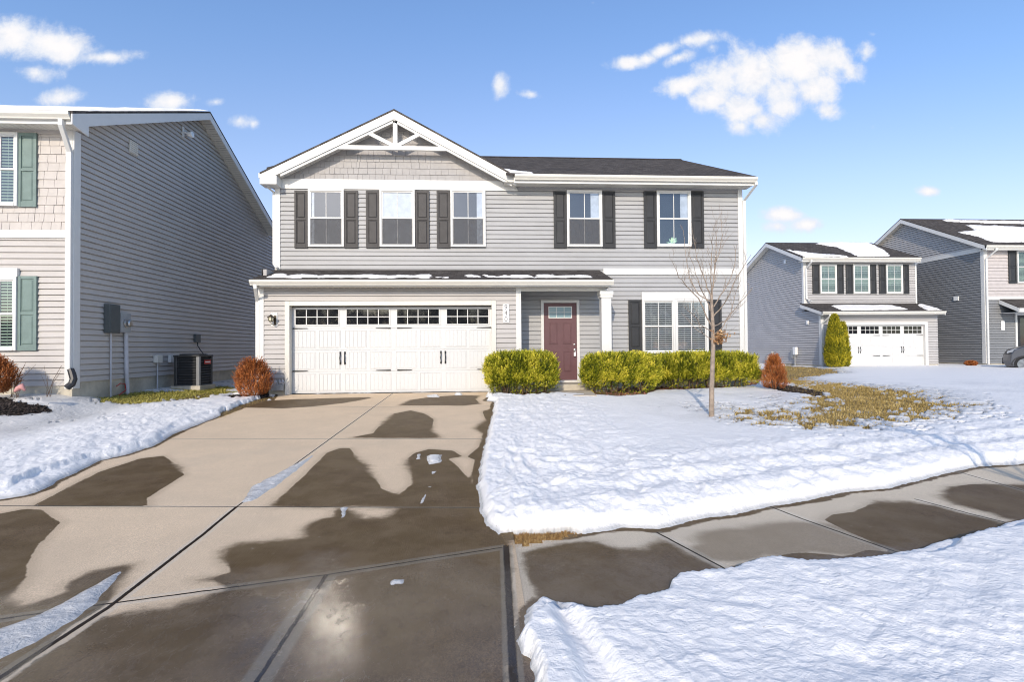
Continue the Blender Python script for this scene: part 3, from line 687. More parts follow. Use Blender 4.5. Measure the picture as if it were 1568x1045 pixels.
# ================================================================== HOUSE BUILDING KIT
def front(Y): return lambda u, out, z: (u, Y-out, z)
def east(X): return lambda u, out, z: (X+out, u, z)
def west(X): return lambda u, out, z: (X-out, u, z)
def siding_wall(mb, pt, span, z0, z1, c=.117, zref=0.0, lip=.027, gap=.014):
    k = math.floor((z0-zref)/c); z = zref+k*c
    while z < z1-1e-4:
        a = max(z, z0); b = min(z+c, z1)
        if b-a > .012:
            g = gap if z+c <= z1 else 0.0
            u0, u1 = span(a); v0, v1 = span(b-g)
            w0, w1 = span(b)
            f = lambda zz: lip - (lip-.004)*((zz-z)/c)
            P = [pt(u0, f(a), a), pt(u1, f(a), a), pt(v1, f(b-g), b-g), pt(v0, f(b-g), b-g),
                 pt(u1, -.020, a), pt(u0, -.020, a), pt(v1, -.020, b-g), pt(v0, -.020, b-g), pt(w1, -.020, b), pt(w0, -.020, b)]
            mb.add(P, [(0,1,2,3), (5,4,1,0), (3,2,6,7), (7,6,8,9)])
        z += c
    return mb
def shake_wall(mb, pt, span, z0, z1, c=.18, seed=1):
    r = random.Random(seed); z = z0; 
    while z < z1-.01:
        b = min(z+c, z1); u0, u1 = span(z); v0, v1 = span(b); u = min(u0, v0); lim = max(u1, v1)
        while u < lim-.01:
            wd = r.choice((.09,.13,.16,.19,.22))*r.uniform(.9, 1.1); e = min(u+wd, lim); 
            def cl(x, zz):
                s = span(zz); return min(max(x, s[0]), s[1])
            o = .024+r.uniform(-.002, .004); gp = .007
            q = [cl(u+gp, z), cl(e, z), cl(e, b), cl(u+gp, b)]
            if q[1]-q[0] > .01 or q[2]-q[3] > .01:
                mb.add([pt(q[0], o, z), pt(q[1], o, z), pt(q[2], o-.014, b), pt(q[3], o-.014, b), pt(q[0], .0, z), pt(q[1], .0, z), pt(q[2], 0, b), pt(q[3], 0, b)],
                       [(0,1,2,3), (4,5,1,0), (0,3,7,4), (1,5,6,2)])
            u = e
        u0, u1 = span(z); v0, v1 = span(b)
        mb.add([pt(u0, .004, z), pt(u1, .004, z), pt(v1, .004, b), pt(v0, .004, b)], [(0,1,2,3)])
        z += c
    return mb
def const(a, b): return lambda z: (a, b)
def fbox(mb, Y, x0, x1, z0, z1, o0, o1): return mb.box(x0, x1, Y-o1, Y-o0, z0, z1)     # box on a front wall, from o0 to o1 proud
def house_window(parent, Y, x0, x1, z0, z1, screen=True, blinds=None, curtain=None, muntin=True, fw=.055, glass=None, label=None, dim='interior_grey', split=.5, wires=False):
    f = MB()
    f.box(x0, x0+fw, Y-.085, Y-.02, z0, z1); f.box(x1-fw, x1, Y-.085, Y-.02, z0, z1)
    f.box(x0+fw, x1-fw, Y-.085, Y-.02, z1-fw, z1); f.box(x0+fw, x1-fw, Y-.092, Y-.02, z0, z0+fw)
    w = f.build('window', M['white'], parent, bevel=.004, label=label)
    a, b, c, d = x0+fw, x1-fw, z0+fw, z1-fw; zm = c+(d-c)*split; s = .028
    sa = MB(); up = .066; lo = .056
    for (za, zb, o) in ((zm-.020, d, up), (c, zm+.022, lo)):
        sa.box(a, a+s, Y-o, Y-.034, za, zb-.001); sa.box(b-s, b, Y-o, Y-.034, za, zb-.001); sa.box(a+s, b-s, Y-o, Y-.034, za, za+s); sa.box(a+s, b-s, Y-o, Y-.034, zb-s, zb-.001)
        if muntin: sa.box((a+b)/2-.009, (a+b)/2+.009, Y-o+.008, Y-.036, za+s, zb-s)
    sa.build('sash', M['white'], w, bevel=.002)
    MB().box(a+.002, b-.002, Y-.031, Y-.027, c+.002, d-.002).build('unlit_room_panel', M[dim], w)  # thin panel before the wall; the unlit room is put into its dark colour
    g = M[glass or 'glass']
    MB().add([(a+s, Y-.048, zm), (b-s, Y-.048, zm), (b-s, Y-.048, d-s), (a+s, Y-.048, d-s)], [(0,1,2,3)]).build('glass_pane', g, w)
    MB().add([(a+s, Y-.046, c+s), (b-s, Y-.046, c+s), (b-s, Y-.046, zm), (a+s, Y-.046, zm)], [(0,1,2,3)]).build('glass_pane', g, w)
    if screen: MB().add([(a+.01, Y-.060, c+.01), (b-.01, Y-.060, c+.01), (b-.01, Y-.060, zm), (a+.01, Y-.060, zm)], [(0,1,2,3)]).build('insect_screen', M['screen'], w)
    if blinds:
        bl = MB(); z = c+.03; st = .058
        while z < d-.02:
            bl.add([(a+.012, Y-.0445, z-.010), (b-.012, Y-.0445, z-.010), (b-.020, Y-.034, z+.012), (a+.012, Y-.034, z+.012)], [(0,1,2,3)]); z += st
        for q in (.25, .75): bl.box(a+(b-a)*q-.003, a+(b-a)*q+.003, Y-.0452, Y-.0446, c+.01, d-.01)
        bl.build('blind', M[blinds], w)
    if curtain:
        cu = MB(); q0, q1, zt, zb = curtain; n = 26; vs = []
        for i in range(n+1):
            u = a+(b-a)*(q0+(q1-q0)*i/n); o = .038+.003*math.sin(i*2.1)
            vs += [(u, Y-o, c+(d-c)*zb), (u, Y-o, c+(d-c)*zt)]
        cu.add(vs, [(2*i, 2*i+2, 2*i+3, 2*i+1) for i in range(n)]); cu.build('curtain', M['curtain'], w, smooth=True)
    return w
def shutter(parent, Y, x0, x1, z0, z1, mat, dz=.49):
    s = MB(); st = .052; o = .024
    s.box(x0, x1, Y-.040, Y-o, z0, z1)
    zm = z0+(z1-z0)*(.50)
    s.box(x0, x0+st, Y-.058, Y-.040, z0, z1); s.box(x1-st, x1, Y-.058, Y-.040, z0, z1)
    s.box(x0+st, x1-st, Y-.057, Y-.040, z0, z0+.105); s.box(x0+st, x1-st, Y-.057, Y-.040, z1-.06, z1); s.box(x0+st, x1-st, Y-.057, Y-.040, zm-.026, zm+.026)
    for (a, b) in ((z0+.105, zm-.026), (zm+.026, z1-.06)):
        xa, xb, za, zb = x0+st+.014, x1-st-.014, a+.016, b-.016; e = .022
        s.add([(xa, Y-.040, za), (xb, Y-.040, za), (xb, Y-.040, zb), (xa, Y-.040, zb), (xa+e, Y-.054, za+e), (xb-e, Y-.054, za+e), (xb-e, Y-.054, zb-e), (xa+e, Y-.054, zb-e)],
              [(4,5,6,7), (0,1,5,4), (1,2,6,5), (2,3,7,6), (3,0,4,7)])
    return s.build('shutter', mat, parent, bevel=.003)
def gutter(parent, x0, x1, Yf, zt, hh=.125, dd=.12, mat='cream', name='gutter'):
    prof = [(0, 0), (0, -hh), (-dd*.55, -hh), (-dd*.62, -hh*.80), (-dd*.95, -hh*.45), (-dd, -hh*.12), (-dd, 0), (-dd+.012, 0), (-dd+.012, -.012), (-.008, -.012), (-.008, 0)]
    g = MB(); g.prism([(x0, Yf+a, zt+b) for a, b in prof], (x1-x0, 0, 0)); return g.build(name, M[mat], parent)
def duct(parent, path, hw=.038, hd=.028, mat='white', name='downspout'):
    g = MB(); vs = []; fs = []
    for (x, y, z) in path: vs += [(x-hw, y-hd, z), (x+hw, y-hd, z), (x+hw, y+hd, z), (x-hw, y+hd, z)]
    for i in range(len(path)-1):
        for k in range(4): fs.append((4*i+k, 4*i+(k+1) % 4, 4*i+4+(k+1) % 4, 4*i+4+k))
    n = 4*(len(path)-1); fs += [(0,1,2,3), (n+3, n+2, n+1, n)]
    g.add(vs, fs)
    # ribs of the corrugated face
    return g.build(name, M[mat], parent, bevel=.006)
def soffit(parent, x0, x1, y0, y1, z, mat='soffit', along='x'):
    s = MB(); s.box(x0, x1, y0, y1, z, z+.012)
    n = int((x1-x0)/.13)
    for i in range(n):
        u = x0+(i+.5)*(x1-x0)/n; s.box(u-.020, u+.012, y0+.004, y1-.004, z-.006, z-.0004)
    return s.build('soffit', M[mat], parent)
def slab(parent, pts, th, mat, name='roof'):
    s = MB(); s.prism(pts, (0, 0, -th)); return s.build(name, mat, parent)
def garage_door(parent, Y, x0, x1, z0, z1, detail=True, glass='glass_dark', label=None):
    """a four section carriage-house door at plane Y"""
    d = MB(); nsec = 4; H = (z1-z0)/nsec; W_ = x1-x0
    for k in range(nsec): d.box(x0, x1, Y, Y+.04, z0+k*H+.004, z0+(k+1)*H-.004)
    d.box(x0, x1, Y+.012, Y+.05, z0, z1)
    cw = W_/4
    for k in range(3):
        za, zb = z0+k*H+.075, z0+(k+1)*H-.065
        for j in range(8):
            xa = x0+j*cw/2+(.075 if j % 2 == 0 else .055); xb = x0+(j+1)*cw/2-(.055 if j % 2 == 0 else .075); n = 5; pw = (xb-xa)/n
            for q in range(n): d.box(xa+q*pw+.005, xa+(q+1)*pw-.005, Y-.007, Y-.0005, za, zb)
            for (a, b, c, e) in ((xa-.022, xa-.004, za-.02, zb+.02), (xb+.004, xb+.022, za-.02, zb+.02)): d.box(a, b, Y-.009, Y-.0005, c, e)
            d.box(xa-.004, xb+.004, Y-.009, Y-.0005, za-.02, za-.008); d.box(xa-.004, xb+.004, Y-.009, Y-.0005, zb+.008, zb+.02)
    g = d.build('garage_door', M['door_white'], parent, bevel=.002 if detail else 0, label=label)
    zt = z0+3*H
    for j in range(4):
        xa, xb = x0+j*cw+.10, x0+(j+1)*cw-.10; za, zb = zt+.10, zt+H-.06
        w = MB(); w.box(xa-.03, xb+.03, Y-.016, Y-.0005, zb, zb+.03); w.box(xa-.03, xb+.03, Y-.016, Y-.0005, za-.03, za)
        w.box(xa-.03, xa, Y-.016, Y-.0005, za, zb); w.box(xb, xb+.03, Y-.016, Y-.0005, za, zb)
        for q in (1, 2, 3): u = xa+(xb-xa)*q/4; w.box(u-.010, u+.010, Y-.014, Y-.006, za, zb)
        w.box(xa, xb, Y-.0135, Y-.0062, (za+zb)/2-.010, (za+zb)/2+.010)
        f = w.build('door_window', M['door_white'], g)
        MB().box(xa, xb, Y-.0035, Y-.0005, za, zb).build('unlit_room_panel', M['interior'], f)  # dark panel in place of the unlit garage inside
        MB().add([(xa, Y-.0058, za), (xb, Y-.0058, za), (xb, Y-.0058, zb), (xa, Y-.0058, zb)], [(0,1,2,3)]).build('glass_pane', M[glass], f)
    for zz in (zt+.005, z0+H+.02):
        for (a, s) in ((x0+.03, 1), (x0+2*cw-.06, -1), (x0+2*cw+.10, 1), (x1-.03, -1)):
            h_ = MB(); L = .37; h_.prism([(a, Y-.020, zz-.016), (a+s*L*.55, Y-.020, zz-.011), (a+s*(L-.03), Y-.020, zz-.006), (a+s*L, Y-.020, zz), (a+s*(L-.03), Y-.020, zz+.010), (a+s*L*.55, Y-.020, zz+.011), (a, Y-.020, zz+.016)], (0, .012, 0))
            h_.build('hinge_strap', M['hardware'], g)
    for xc in (x0+cw, x0+3*cw):
        for s in (-1, 1):
            k = MB(); zc = z0+1.62*H; xx = xc+s*.055
            k.tube([(xx, Y-.020, zc-.13), (xx-s*.004, Y-.045, zc-.08), (xx+s*.004, Y-.055, zc), (xx-s*.004, Y-.045, zc+.08), (xx, Y-.020, zc+.13)], [.016,.012,.013,.012,.016], 8)
            k.box(xx-.020, xx+.020, Y-.016, Y-.008, zc+.10, zc+.16); k.box(xx-.020, xx+.020, Y-.016, Y-.008, zc-.16, zc-.10)
            k.build('pull_handle', M['hardware'], g)
    return g

# ================================================================== THE MAIN HOUSE
XR = onY(1136, 430, YU)[0]; XG0 = onY(398.5, 530, YG)[0]
H1 = thing('house', ((XG0+XR)/2, YG, 0), 'grey two storey house with white garage door, plum front door and gabled roof, number 940', 'house')
xe = onY(796, 500, YG)[0]                      # garage corner beside the entry
Yo = YU-.42                                    # eave fascia plane of the main roof
ze = onY(960, 268.5, Yo-.12)[1]                # main gutter top
zs = ze-.17                                    # soffit level
z_pw = onY(700, 414, YU)[1]                    # porch roof meets the wall
Yp = YG-.30; zp_ = onY(660, 428.5, Yp-.12)[1]  # porch gutter top
# upper and right hand walls
w_ = MB(); siding_wall(w_, front(YU), const(XG0+.10, XR-.09), z_pw-.10, zs, .1175, .02)
siding_wall(w_, front(YU), const(xe+.02, XR-.09), .30, z_pw-.10, .1175, .02)
w_.box(XG0+.02, XR-.02, YU+.013, YU+.2, -.5, zs+.15)
w_.build('wall', M['siding'], H1)
for X_, pt in ((XR, east(XR-.0)), (XG0, west(XG0))):
    s = MB(); siding_wall(s, pt, const(YU+.10, YU+9.3), .3, zs+.05, .1175, .02); s.box(X_-.1, X_+.0-.02, YU+.1, YU+9.3, -.5, zs+.1) if X_ == XR else s.box(X_+.02, X_+.1, YU+.1, YU+9.3, -.5, zs+.1)
    s.build('wall', M['siding'], H1)
# gable ends of the main roof
Yr = 18.3; zr = onY(960, 243.2, Yr)[1]; pit = (zr-ze)/(Yr-Yo+.10); Yb = 2*Yr-Yo
def mainz(y): return ze+.02+pit*(y-Yo+.10) if y < Yr else zr-pit*(y-Yr)
XRo = onY(1159.5, 270, Yo-.1)[0]; XLo = XG0-.32
for X_, pt in ((XR, east(XR)), (XG0, west(XG0))):
    s = MB(); siding_wall(s, pt, lambda z: (YU+.05+max(0, (z-zs-.2))/pit, Yb-.4-max(0, (z-zs-.2))/pit), zs+.05, zr-.15, .1175, .02); s.build('gable_wall', M['siding'], H1)
MB().box(XG0+.05, XR-.05, Yb-.6, Yb-.4, -.5, zs).build('wall', M['siding'], H1)
# corner trims
def corner(parent, X_, Y, z0, z1, side, mat='white', wd=.095):
    c = MB(); 
    if side < 0: c.box(X_, X_+wd, Y-.036, Y+.0, z0, z1); c.box(X_-.034, X_-.0005, Y-.036, Y+wd, z0, z1)
    else: c.box(X_-wd, X_, Y-.036, Y, z0, z1); c.box(X_+.0005, X_+.034, Y-.036, Y+wd, z0, z1)
    return c.build('corner_trim', M[mat], parent, bevel=.004)
corner(H1, XG0, YU, z_pw-.1, zs, -1); corner(H1, XR, YU, .28, zs, 1)
# frieze, bands
b = MB(); fz0 = onY(900, 291, YU)[1]; xb1 = onY(793, 284, YU)[0]
b.box(xb1+.01, XR-.09, YU-.030, YU-.0245, fz0, zs+.01); b.build('trim_board', M['siding'], H1, label='frieze board under the long eave, the eave shade put into its grey')  # siding grey stands in for soffit shadow on this board
gz0 = onY(600, 291, YU)[1]; gz1 = onY(600, 276, YU)[1]
b = MB(); b.prism([(XG0-.03, YU-.04, gz0), (xb1, YU-.04, gz0), (xb1-.12, YU-.04, gz1), (XG0-.03, YU-.04, gz1)], (0, .03, 0)); b.build('trim_board', M['white'], H1, bevel=.004, label='wide white band under the gable')
q = rectY(YU, 926, 1129, 411.5, 421.5); b = MB(); b.box(q[0]-.05, XR-.09, YU-.05, YU-.024, q[2], q[3]); b.build('trim_board', M['white'], H1, bevel=.004, label='white band between the storeys')
# foundation
gq = rectY(YG, 437, 759.9, 461.3, 604); ox0, ox1, _, oz1 = gq
b = MB(); b.box(XG0-.02, ox0+.02, YG+.0, YG+.2, -.5, .33); b.box(ox1-.02, xe-.02, YG+.0, YG+.2, -.5, .33); b.box(XG0+.01, XR-.01, YU+.005, YU+.22, -.5, .30); b.box(XG0+.01, XG0+.2, YG, YU+9, -.5, .3)
b.build('foundation', M['foundation'], H1)
# main roof
th = .05
xge = onY(790, 270, Yo-.1)[0]
slab(H1, [(xge-.25, Yo-.10, ze+.02), (XRo, Yo-.10, ze+.02), (XRo, Yr, zr), (xge-.25, Yr, zr)], th, M['roof'])
slab(H1, [(XLo, YU+.15, mainz(YU+.15)), (xge-.25, YU+.15, mainz(YU+.15)), (xge-.25, Yr, zr), (XLo, Yr, zr)], th, M['roof'])
slab(H1, [(XLo, Yb, ze+.02), (XLo, Yr, zr+.0), (XRo, Yr, zr), (XRo, Yb, ze+.02)], th, M['roof'])
b = MB(); b.prism([(XLo, Yr-.16, zr-.16*pit+.012), (XLo, Yr, zr+.03), (XLo, Yr+.16, zr-.16*pit+.012)], (XRo-XLo, 0, 0)); b.build('ridge_cap', M['roof'], H1)
for X0_, X1_ in ((XRo-.025, XRo-.003),):
    b = MB(); b.prism([(X0_, Yo-.1, ze-.035), (X0_, Yr, zr-.055), (X0_, Yr, zr-.235), (X0_, Yo-.1, ze-.20)], (X1_-X0_, 0, 0)); b.build('fascia', M['white'], H1)
    b = MB(); b.prism([(X0_, Yb, ze-.035), (X0_, Yr, zr-.055), (X0_, Yr, zr-.235), (X0_, Yb, ze-.20)], (X1_-X0_, 0, 0)); b.build('fascia', M['white'], H1)
    b = MB(); b.add([(XR, Yo, zs+.01), (XRo-.03, Yo, zs+.01), (XRo-.03, Yr, zs+.01+pit*(Yr-Yo)), (XR, Yr, zs+.01+pit*(Yr-Yo))], [(0,1,2,3)]); b.build('soffit', M['soffit'], H1)
xg_end = onY(790, 270, Yo-.1)[0]
b = MB(); b.box(xg_end-.05, XRo-.03, Yo-.022, Yo, ze-.20, ze-.03); b.build('fascia', M['white'], H1)
gutter(H1, xg_end-.03, XRo, Yo-.024, ze, .13, .12)
soffit(H1, xg_end-.3, XRo-.03, Yo, YU, zs)
# front gable
xgL = onY(398, 272, YU-.35)[0]; xgp, zgp = onY(603.3, 167, YU-.35); xgR = xg_end+.02
zgL = ze+.02; sl = (zgp-zgL)/(xgp-xgL); sr = (zgp-zgL)/(xgR-xgp)
ymeet = Yo-.10+(zgp-ze)/pit
slab(H1, [(xgL, YU-.37, zgL), (xgp, YU-.37, zgp), (xgp, ymeet, zgp), (xgL, ymeet, zgL)], th, M['roof'])
slab(H1, [(xgp, YU-.37, zgp), (xgR, YU-.37, zgL), (xgR, ymeet, zgL), (xgp, ymeet, zgp)], th, M['roof'])
def rake(y0, y1, dz0, dz1, name='fascia', mat='white', xl=None, xr=None):
    xl = xgL if xl is None else xl; xr = xgR if xr is None else xr
    b = MB(); zl = zgp-sl*(xgp-xl); zrr = zgp-sr*(xr-xgp)
    b.prism([(xl, y0, zl-dz0), (xgp, y0, zgp-dz0), (xgp, y0, zgp-dz1), (xl, y0, zl-dz1)], (0, y1-y0, 0))
    b.prism([(xgp, y0, zgp-dz0), (xr, y0, zrr-dz0), (xr, y0, zrr-dz1), (xgp, y0, zgp-dz1)], (0, y1-y0, 0))
    return b.build(name, M[mat], H1)
rake(YU-.365, YU-.335, .052, .265)
rake(YU-.334, YU-.29, .266, .335, 'trim_board', xl=xgL+.50, xr=xgR-.12)
b = MB()                                        # sloping soffits
for (xa, xb_, s) in ((xgL+.02, xgp, 1), (xgp, xgR, -1)):
    n = 26
    for i in range(n):
        u0 = xa+(xb_-xa)*i/n; u1 = xa+(xb_-xa)*(i+.86)/n
        zz = lambda u: (zgp-sl*(xgp-u) if s > 0 else zgp-sr*(u-xgp))-.255
        b.add([(u0, YU-.334, zz(u0)), (u1, YU-.334, zz(u1)), (u1, YU-.01, zz(u1)), (u0, YU-.01, zz(u0))], [(0,1,2,3)])
        u2 = xa+(xb_-xa)*(i+1)/n; b.add([(u1, YU-.334, zz(u1)+.006), (u2, YU-.334, zz(u2)+.006), (u2, YU-.01, zz(u2)+.006), (u1, YU-.01, zz(u1)+.006)], [(0,1,2,3)])
b.build('soffit', M['soffit'], H1)
b = MB(); x1 = onY(424, 275, YU-.35)[0]          # boxed cornice return at the left
b.box(xgL+.0, x1, YU-.37, YU-.02, zgL-.30, zgL-.075); b.build('cornice_return', M['white'], H1, bevel=.006)
gutter(H1, xgL-.03, xgL+.02, YU-.36, zgL-.02, .12, -5.0)
b = MB(); zz0 = gz1-.02                          # shake gable wall
shake_wall(b, front(YU), lambda z: (max(XG0+.03, xgp-(zgp-.23-z)/sl), min(xb1-.05, xgp+(zgp-.23-z)/sr)), zz0, zgp-.28, .165, 5); b.build('gable_wall', M['shake'], H1)
# decorative truss
b = MB(); ya, yb = YU-.330, YU-.262
q = rectY(YU-.3, 504, 706, 224, 230); b.box(q[0], q[1], ya, yb, q[2], q[3]); ztie = q[3]
kx0, kx1 = onY(602, 200, YU-.3)[0], onY(608.6, 200, YU-.3)[0]; b.box(kx0, kx1, ya-.004, yb, ztie, zgp-.30)
def strut(p0, p1, wd):
    a = Vector((onY(*p0, YU-.3)[0], 0, onY(*p0, YU-.3)[1])); c = Vector((onY(*p1, YU-.3)[0], 0, onY(*p1, YU-.3)[1])); d = (c-a).normalized(); n = Vector((-d.z, 0, d.x))*wd/2
    b.prism([((a+n).x, ya+.003, (a+n).z), ((c+n).x, ya+.003, (c+n).z), ((c-n).x, ya+.003, (c-n).z), ((a-n).x, ya+.003, (a-n).z)], (0, yb-ya-.006, 0))
strut((556, 199.5), (604, 224), .092); strut((654, 199.5), (607, 224), .092)
b.build('gable_truss', M['white'], H1)
# upper windows and shutters
UW = [((471.9,526.8),(289.8,378.2)), ((581.4,635.3),(290,378.2)), ((689.9,743.6),(290.3,378.2)), ((868,922),(291.4,378)), ((1005.6,1057.9),(292.2,378)),]
wl = ['upper window at the left end of the gable', 'upper window with a lit sheer curtain', 'upper window with one shutter', 'fourth upper window', 'upper window with a plant on the sill']
CUR = [(.0,.12,1,.0), (.0,1,.97,.52), (.78,1.,1,.0), (.70,1.,1,.48), (.72,1.,1,.50)]
for i, ((a, b_), (c, d)) in enumerate(UW):
    q = rectY(YU-.05, a, b_, c, d); house_window(H1, YU, *q, screen=(i != 4), curtain=CUR[i], label=wl[i])
US = [((451,471.2),'shutter_taupe'), ((527.3,548.2),'shutter_taupe'), ((560.5,581),'shutter_taupe'), ((636.2,657.6),'shutter_taupe'), ((668.8,689.4),'shutter_taupe'),
      ((847.9,867.6),'shutter_black'), ((922.4,942.2),'shutter_black'), ((986,1005.2),'shutter_black'), ((1058.3,1077.7),'shutter_black')]
for i, ((a, b_), mt) in enumerate(US):
    y0 = 292+(1.0 if i > 4 else 0); q = rectY(YU-.04, a, b_, y0, 380); shutter(H1, YU, *q, M[mt])
# lower double window
q0 = rectY(YU-.05, 982.6, 1084.6, 447.5, 458.2); b = MB(); b.box(q0[0], q0[1], YU-.06, YU-.02, q0[2], q0[3]); b.build('trim_board', M['white'], H1, bevel=.004, label='white head board over the double window')
for (a, b_) in ((983.2, 1033.4), (1033.6, 1084.2)):
    q = rectY(YU-.05, a, b_, 458.4, 541.5); house_window(H1, YU, *q, screen=False, blinds='blind', dim='interior', label='ground floor window with white blinds')
for (a, b_) in ((962.6, 982.4), (1084.8, 1105)):
    q = rectY(YU-.04, a, b_, 459.5, 538.5); shutter(H1, YU, *q, M['shutter_black'])
# entry door
q = rectY(YU-.05, 828.7, 887.7, 459.7, 584); x0, x1, z0, z1 = q; fw = .075
b = MB(); b.box(x0, x0+fw, YU-.06, YU-.02, z0, z1); b.box(x1-fw, x1, YU-.06, YU-.02, z0, z1); b.box(x0+fw, x1-fw, YU-.06, YU-.02, z1-fw, z1)
fr = b.build('door_frame', M['white'], H1, bevel=.004)
b = MB(); b.box(x0-.02, x1+.02, YU-.16, YU-.02, z0-.035, z0+.025); b.build('door_sill', M['white'], H1, bevel=.005)
a, c_ = x0+fw+.004, x1-fw-.004; db, dt = z0+.028, z1-fw-.004; Wd, Hd = c_-a, dt-db
b = MB(); yd = YU-.034; b.box(a, c_, yd, yd+.012, db, dt)
def dpanel(u0, u1, v0, v1):
    xa, xb_, za, zb = a+u0*Wd, a+u1*Wd, db+v0*Hd, db+v1*Hd; e = .020
    b.box(xa, xb_, yd-.012, yd-.0004, za, za+e); b.box(xa, xb_, yd-.012, yd-.0004, zb-e, zb); b.box(xa, xa+e, yd-.012, yd-.0004, za+e, zb-e); b.box(xb_-e, xb_, yd-.012, yd-.0004, za+e, zb-e)
    f = .012; b.box(xa+e+f, xb_-e-f, yd-.010, yd-.0004, za+e+f, zb-e-f)
for u in ((.16, .42), (.58, .84)): dpanel(*u, .10, .37); dpanel(*u, .47, .745)
door = b.build('front_door', M['door_plum'], H1, bevel=.003)
xa, xb_, za, zb = a+.14*Wd, a+.86*Wd, db+.80*Hd, db+.955*Hd
b = MB(); e = .022; b.box(xa, xb_, yd-.018, yd-.0005, za, za+e); b.box(xa, xb_, yd-.018, yd-.0005, zb-e, zb); b.box(xa, xa+e, yd-.018, yd-.0005, za+e, zb-e); b.box(xb_-e, xb_, yd-.018, yd-.0005, za+e, zb-e)
for k in (1, 2): u = xa+(xb_-xa)*k/3; b.box(u-.007, u+.007, yd-.015, yd-.006, za+e, zb-e)
b.box(xa+e, xb_-e, yd-.0145, yd-.0065, (za+zb)/2-.007, (za+zb)/2+.007)
lf = b.build('door_window', M['white'], door)
MB().add([(xa+e, yd-.004, za+e), (xb_-e, yd-.004, za+e), (xb_-e, yd-.004, zb-e), (xa+e, yd-.004, zb-e)], [(0,1,2,3)]).build('glass_pane', material('teal_door_glass', (.20,.30,.34), .12, .5), lf)
xx = c_-.065; zz = onY(876, 536, YU)[1]
b = MB(); b.lathe([(.0,0),(.026,0),(.026,-.02),(.012,-.03),(.026,-.045),(.028,-.065),(.0,-.075)], (xx, yd, zz), 'Y', 14); b.build('door_handle', M['steel'], door); b = MB(); b.lathe([(.0,0),(.028,0),(.024,-.02),(0,-.024)], (xx, yd, zz+.14), 'Y', 14); b.build('deadbolt', M['steel'], door)
b = MB(); b.box(xx-.028, xx+.028, yd-.075, yd-.04, zz-.17, zz-.07); b.tube([(xx-.018, yd-.055, zz-.07), (xx-.018, yd-.055, zz-.01), (xx+.018, yd-.055, zz-.01), (xx+.018, yd-.055, zz-.07)], .006, 6); b.build('lockbox', M['plaque'], door, bevel=.004)
# garage front
gq = rectY(YG, 437, 759.9, 461.3, 604); ox0, ox1, _, oz1 = gq; tw = .11; gz0_ = .0
b = MB(); zgt = zp_-.13
siding_wall(b, front(YG), const(XG0+.09, ox0), .40, zgt+.0, .1165, .055); siding_wall(b, front(YG), const(ox1, xe-.09), .40, zgt, .1165, .055)
siding_wall(b, front(YG), const(ox0, ox1), oz1, zgt, .1165, .055)
b.box(XG0+.02, ox0+.04, YG+.013, YG+.12, -.3, zgt); b.box(ox1-.04, xe-.02, YG+.013, YG+.12, -.3, zgt); b.box(ox0+.04, ox1-.04, YG+.013, YG+.12, oz1-.03, zgt)
b.build('wall', M['siding_low'], H1, label='light siding round the garage door')
s = MB(); siding_wall(s, east(xe), const(YG+.09, YU), .2, zgt, .1165, .055); s.box(xe-.1, xe-.02, YG+.1, YU, -.3, zgt); s.build('wall', M['siding_low'], H1); s = MB(); siding_wall(s, west(XG0), const(YG+.1, YU+.1), .3, z_pw-.1, .1165, .055); s.box(XG0+.02, XG0+.1, YG+.12, YU+.1, -.3, z_pw-.12); s.build('wall', M['siding_low'], H1)
corner(H1, XG0, YG, .40, zgt, -1); corner(H1, xe, YG, .06, zgt, 1)
b = MB()
b.box(ox0, ox0+tw, YG-.045, YG+.14, .0, oz1); b.box(ox1-tw, ox1, YG-.045, YG+.14, .0, oz1); b.box(ox0+tw, ox1-tw, YG-.045, YG+.14, oz1-tw, oz1)
b.build('door_frame', M['cream'], H1, bevel=.005, label='white frame round the garage door')
b = MB(); b.box(ox0+tw-.0, ox1-tw, YG+.141, YG+.30, .0, .012); b.build('door_seal', M['black_plastic'], H1)
garage_door(H1, YG+.16, ox0+tw-.02, ox1-tw+.02, .012, oz1-tw-.02, label='white four section carriage style garage door')
# porch roof
xpL = onY(381.5, 432, Yp-.12)[0]; xpR = onY(940, 432, Yp-.12)[0]
slab(H1, [(xpL+.02, Yp-.10, zp_+.015), (xpR-.02, Yp-.10, zp_+.015), (xpR-.02, YU-.024, z_pw+.0), (xpL+.02, YU-.024, z_pw)], .045, M['roof'], 'porch_roof')
b = MB(); b.box(xpL+.03, xpR-.03, Yp-.022, Yp, zp_-.15, zp_-.03)
for xx in (xpL+.025, xpR-.05): b.prism([(xx, Yp, zp_-.15), (xx, YG+.2 if xx < -1 else YU-.03, zp_-.15), (xx, YG+.4 if xx < -1 else YU-.03, zp_+.12 if xx < -1 else z_pw-.045), (xx, Yp-.06, zp_-.03)], (.022, 0, 0))
b.build('fascia', M['white'], H1)
gutter(H1, xpL, xpR, Yp-.024, zp_, .125, .115)
soffit(H1, xpL+.05, xpR-.05, Yp, YG-.03, zp_-.15)
soffit(H1, xe, xpR-.05, YG+.09, YU-.03, zp_-.12)
b = MB(); bz = zp_-.145; b.box(xe+.01, xpR-.10, YG-.03, YG+.09, bz-.085, bz); b.build('porch_beam', M['cream'], H1, bevel=.004)
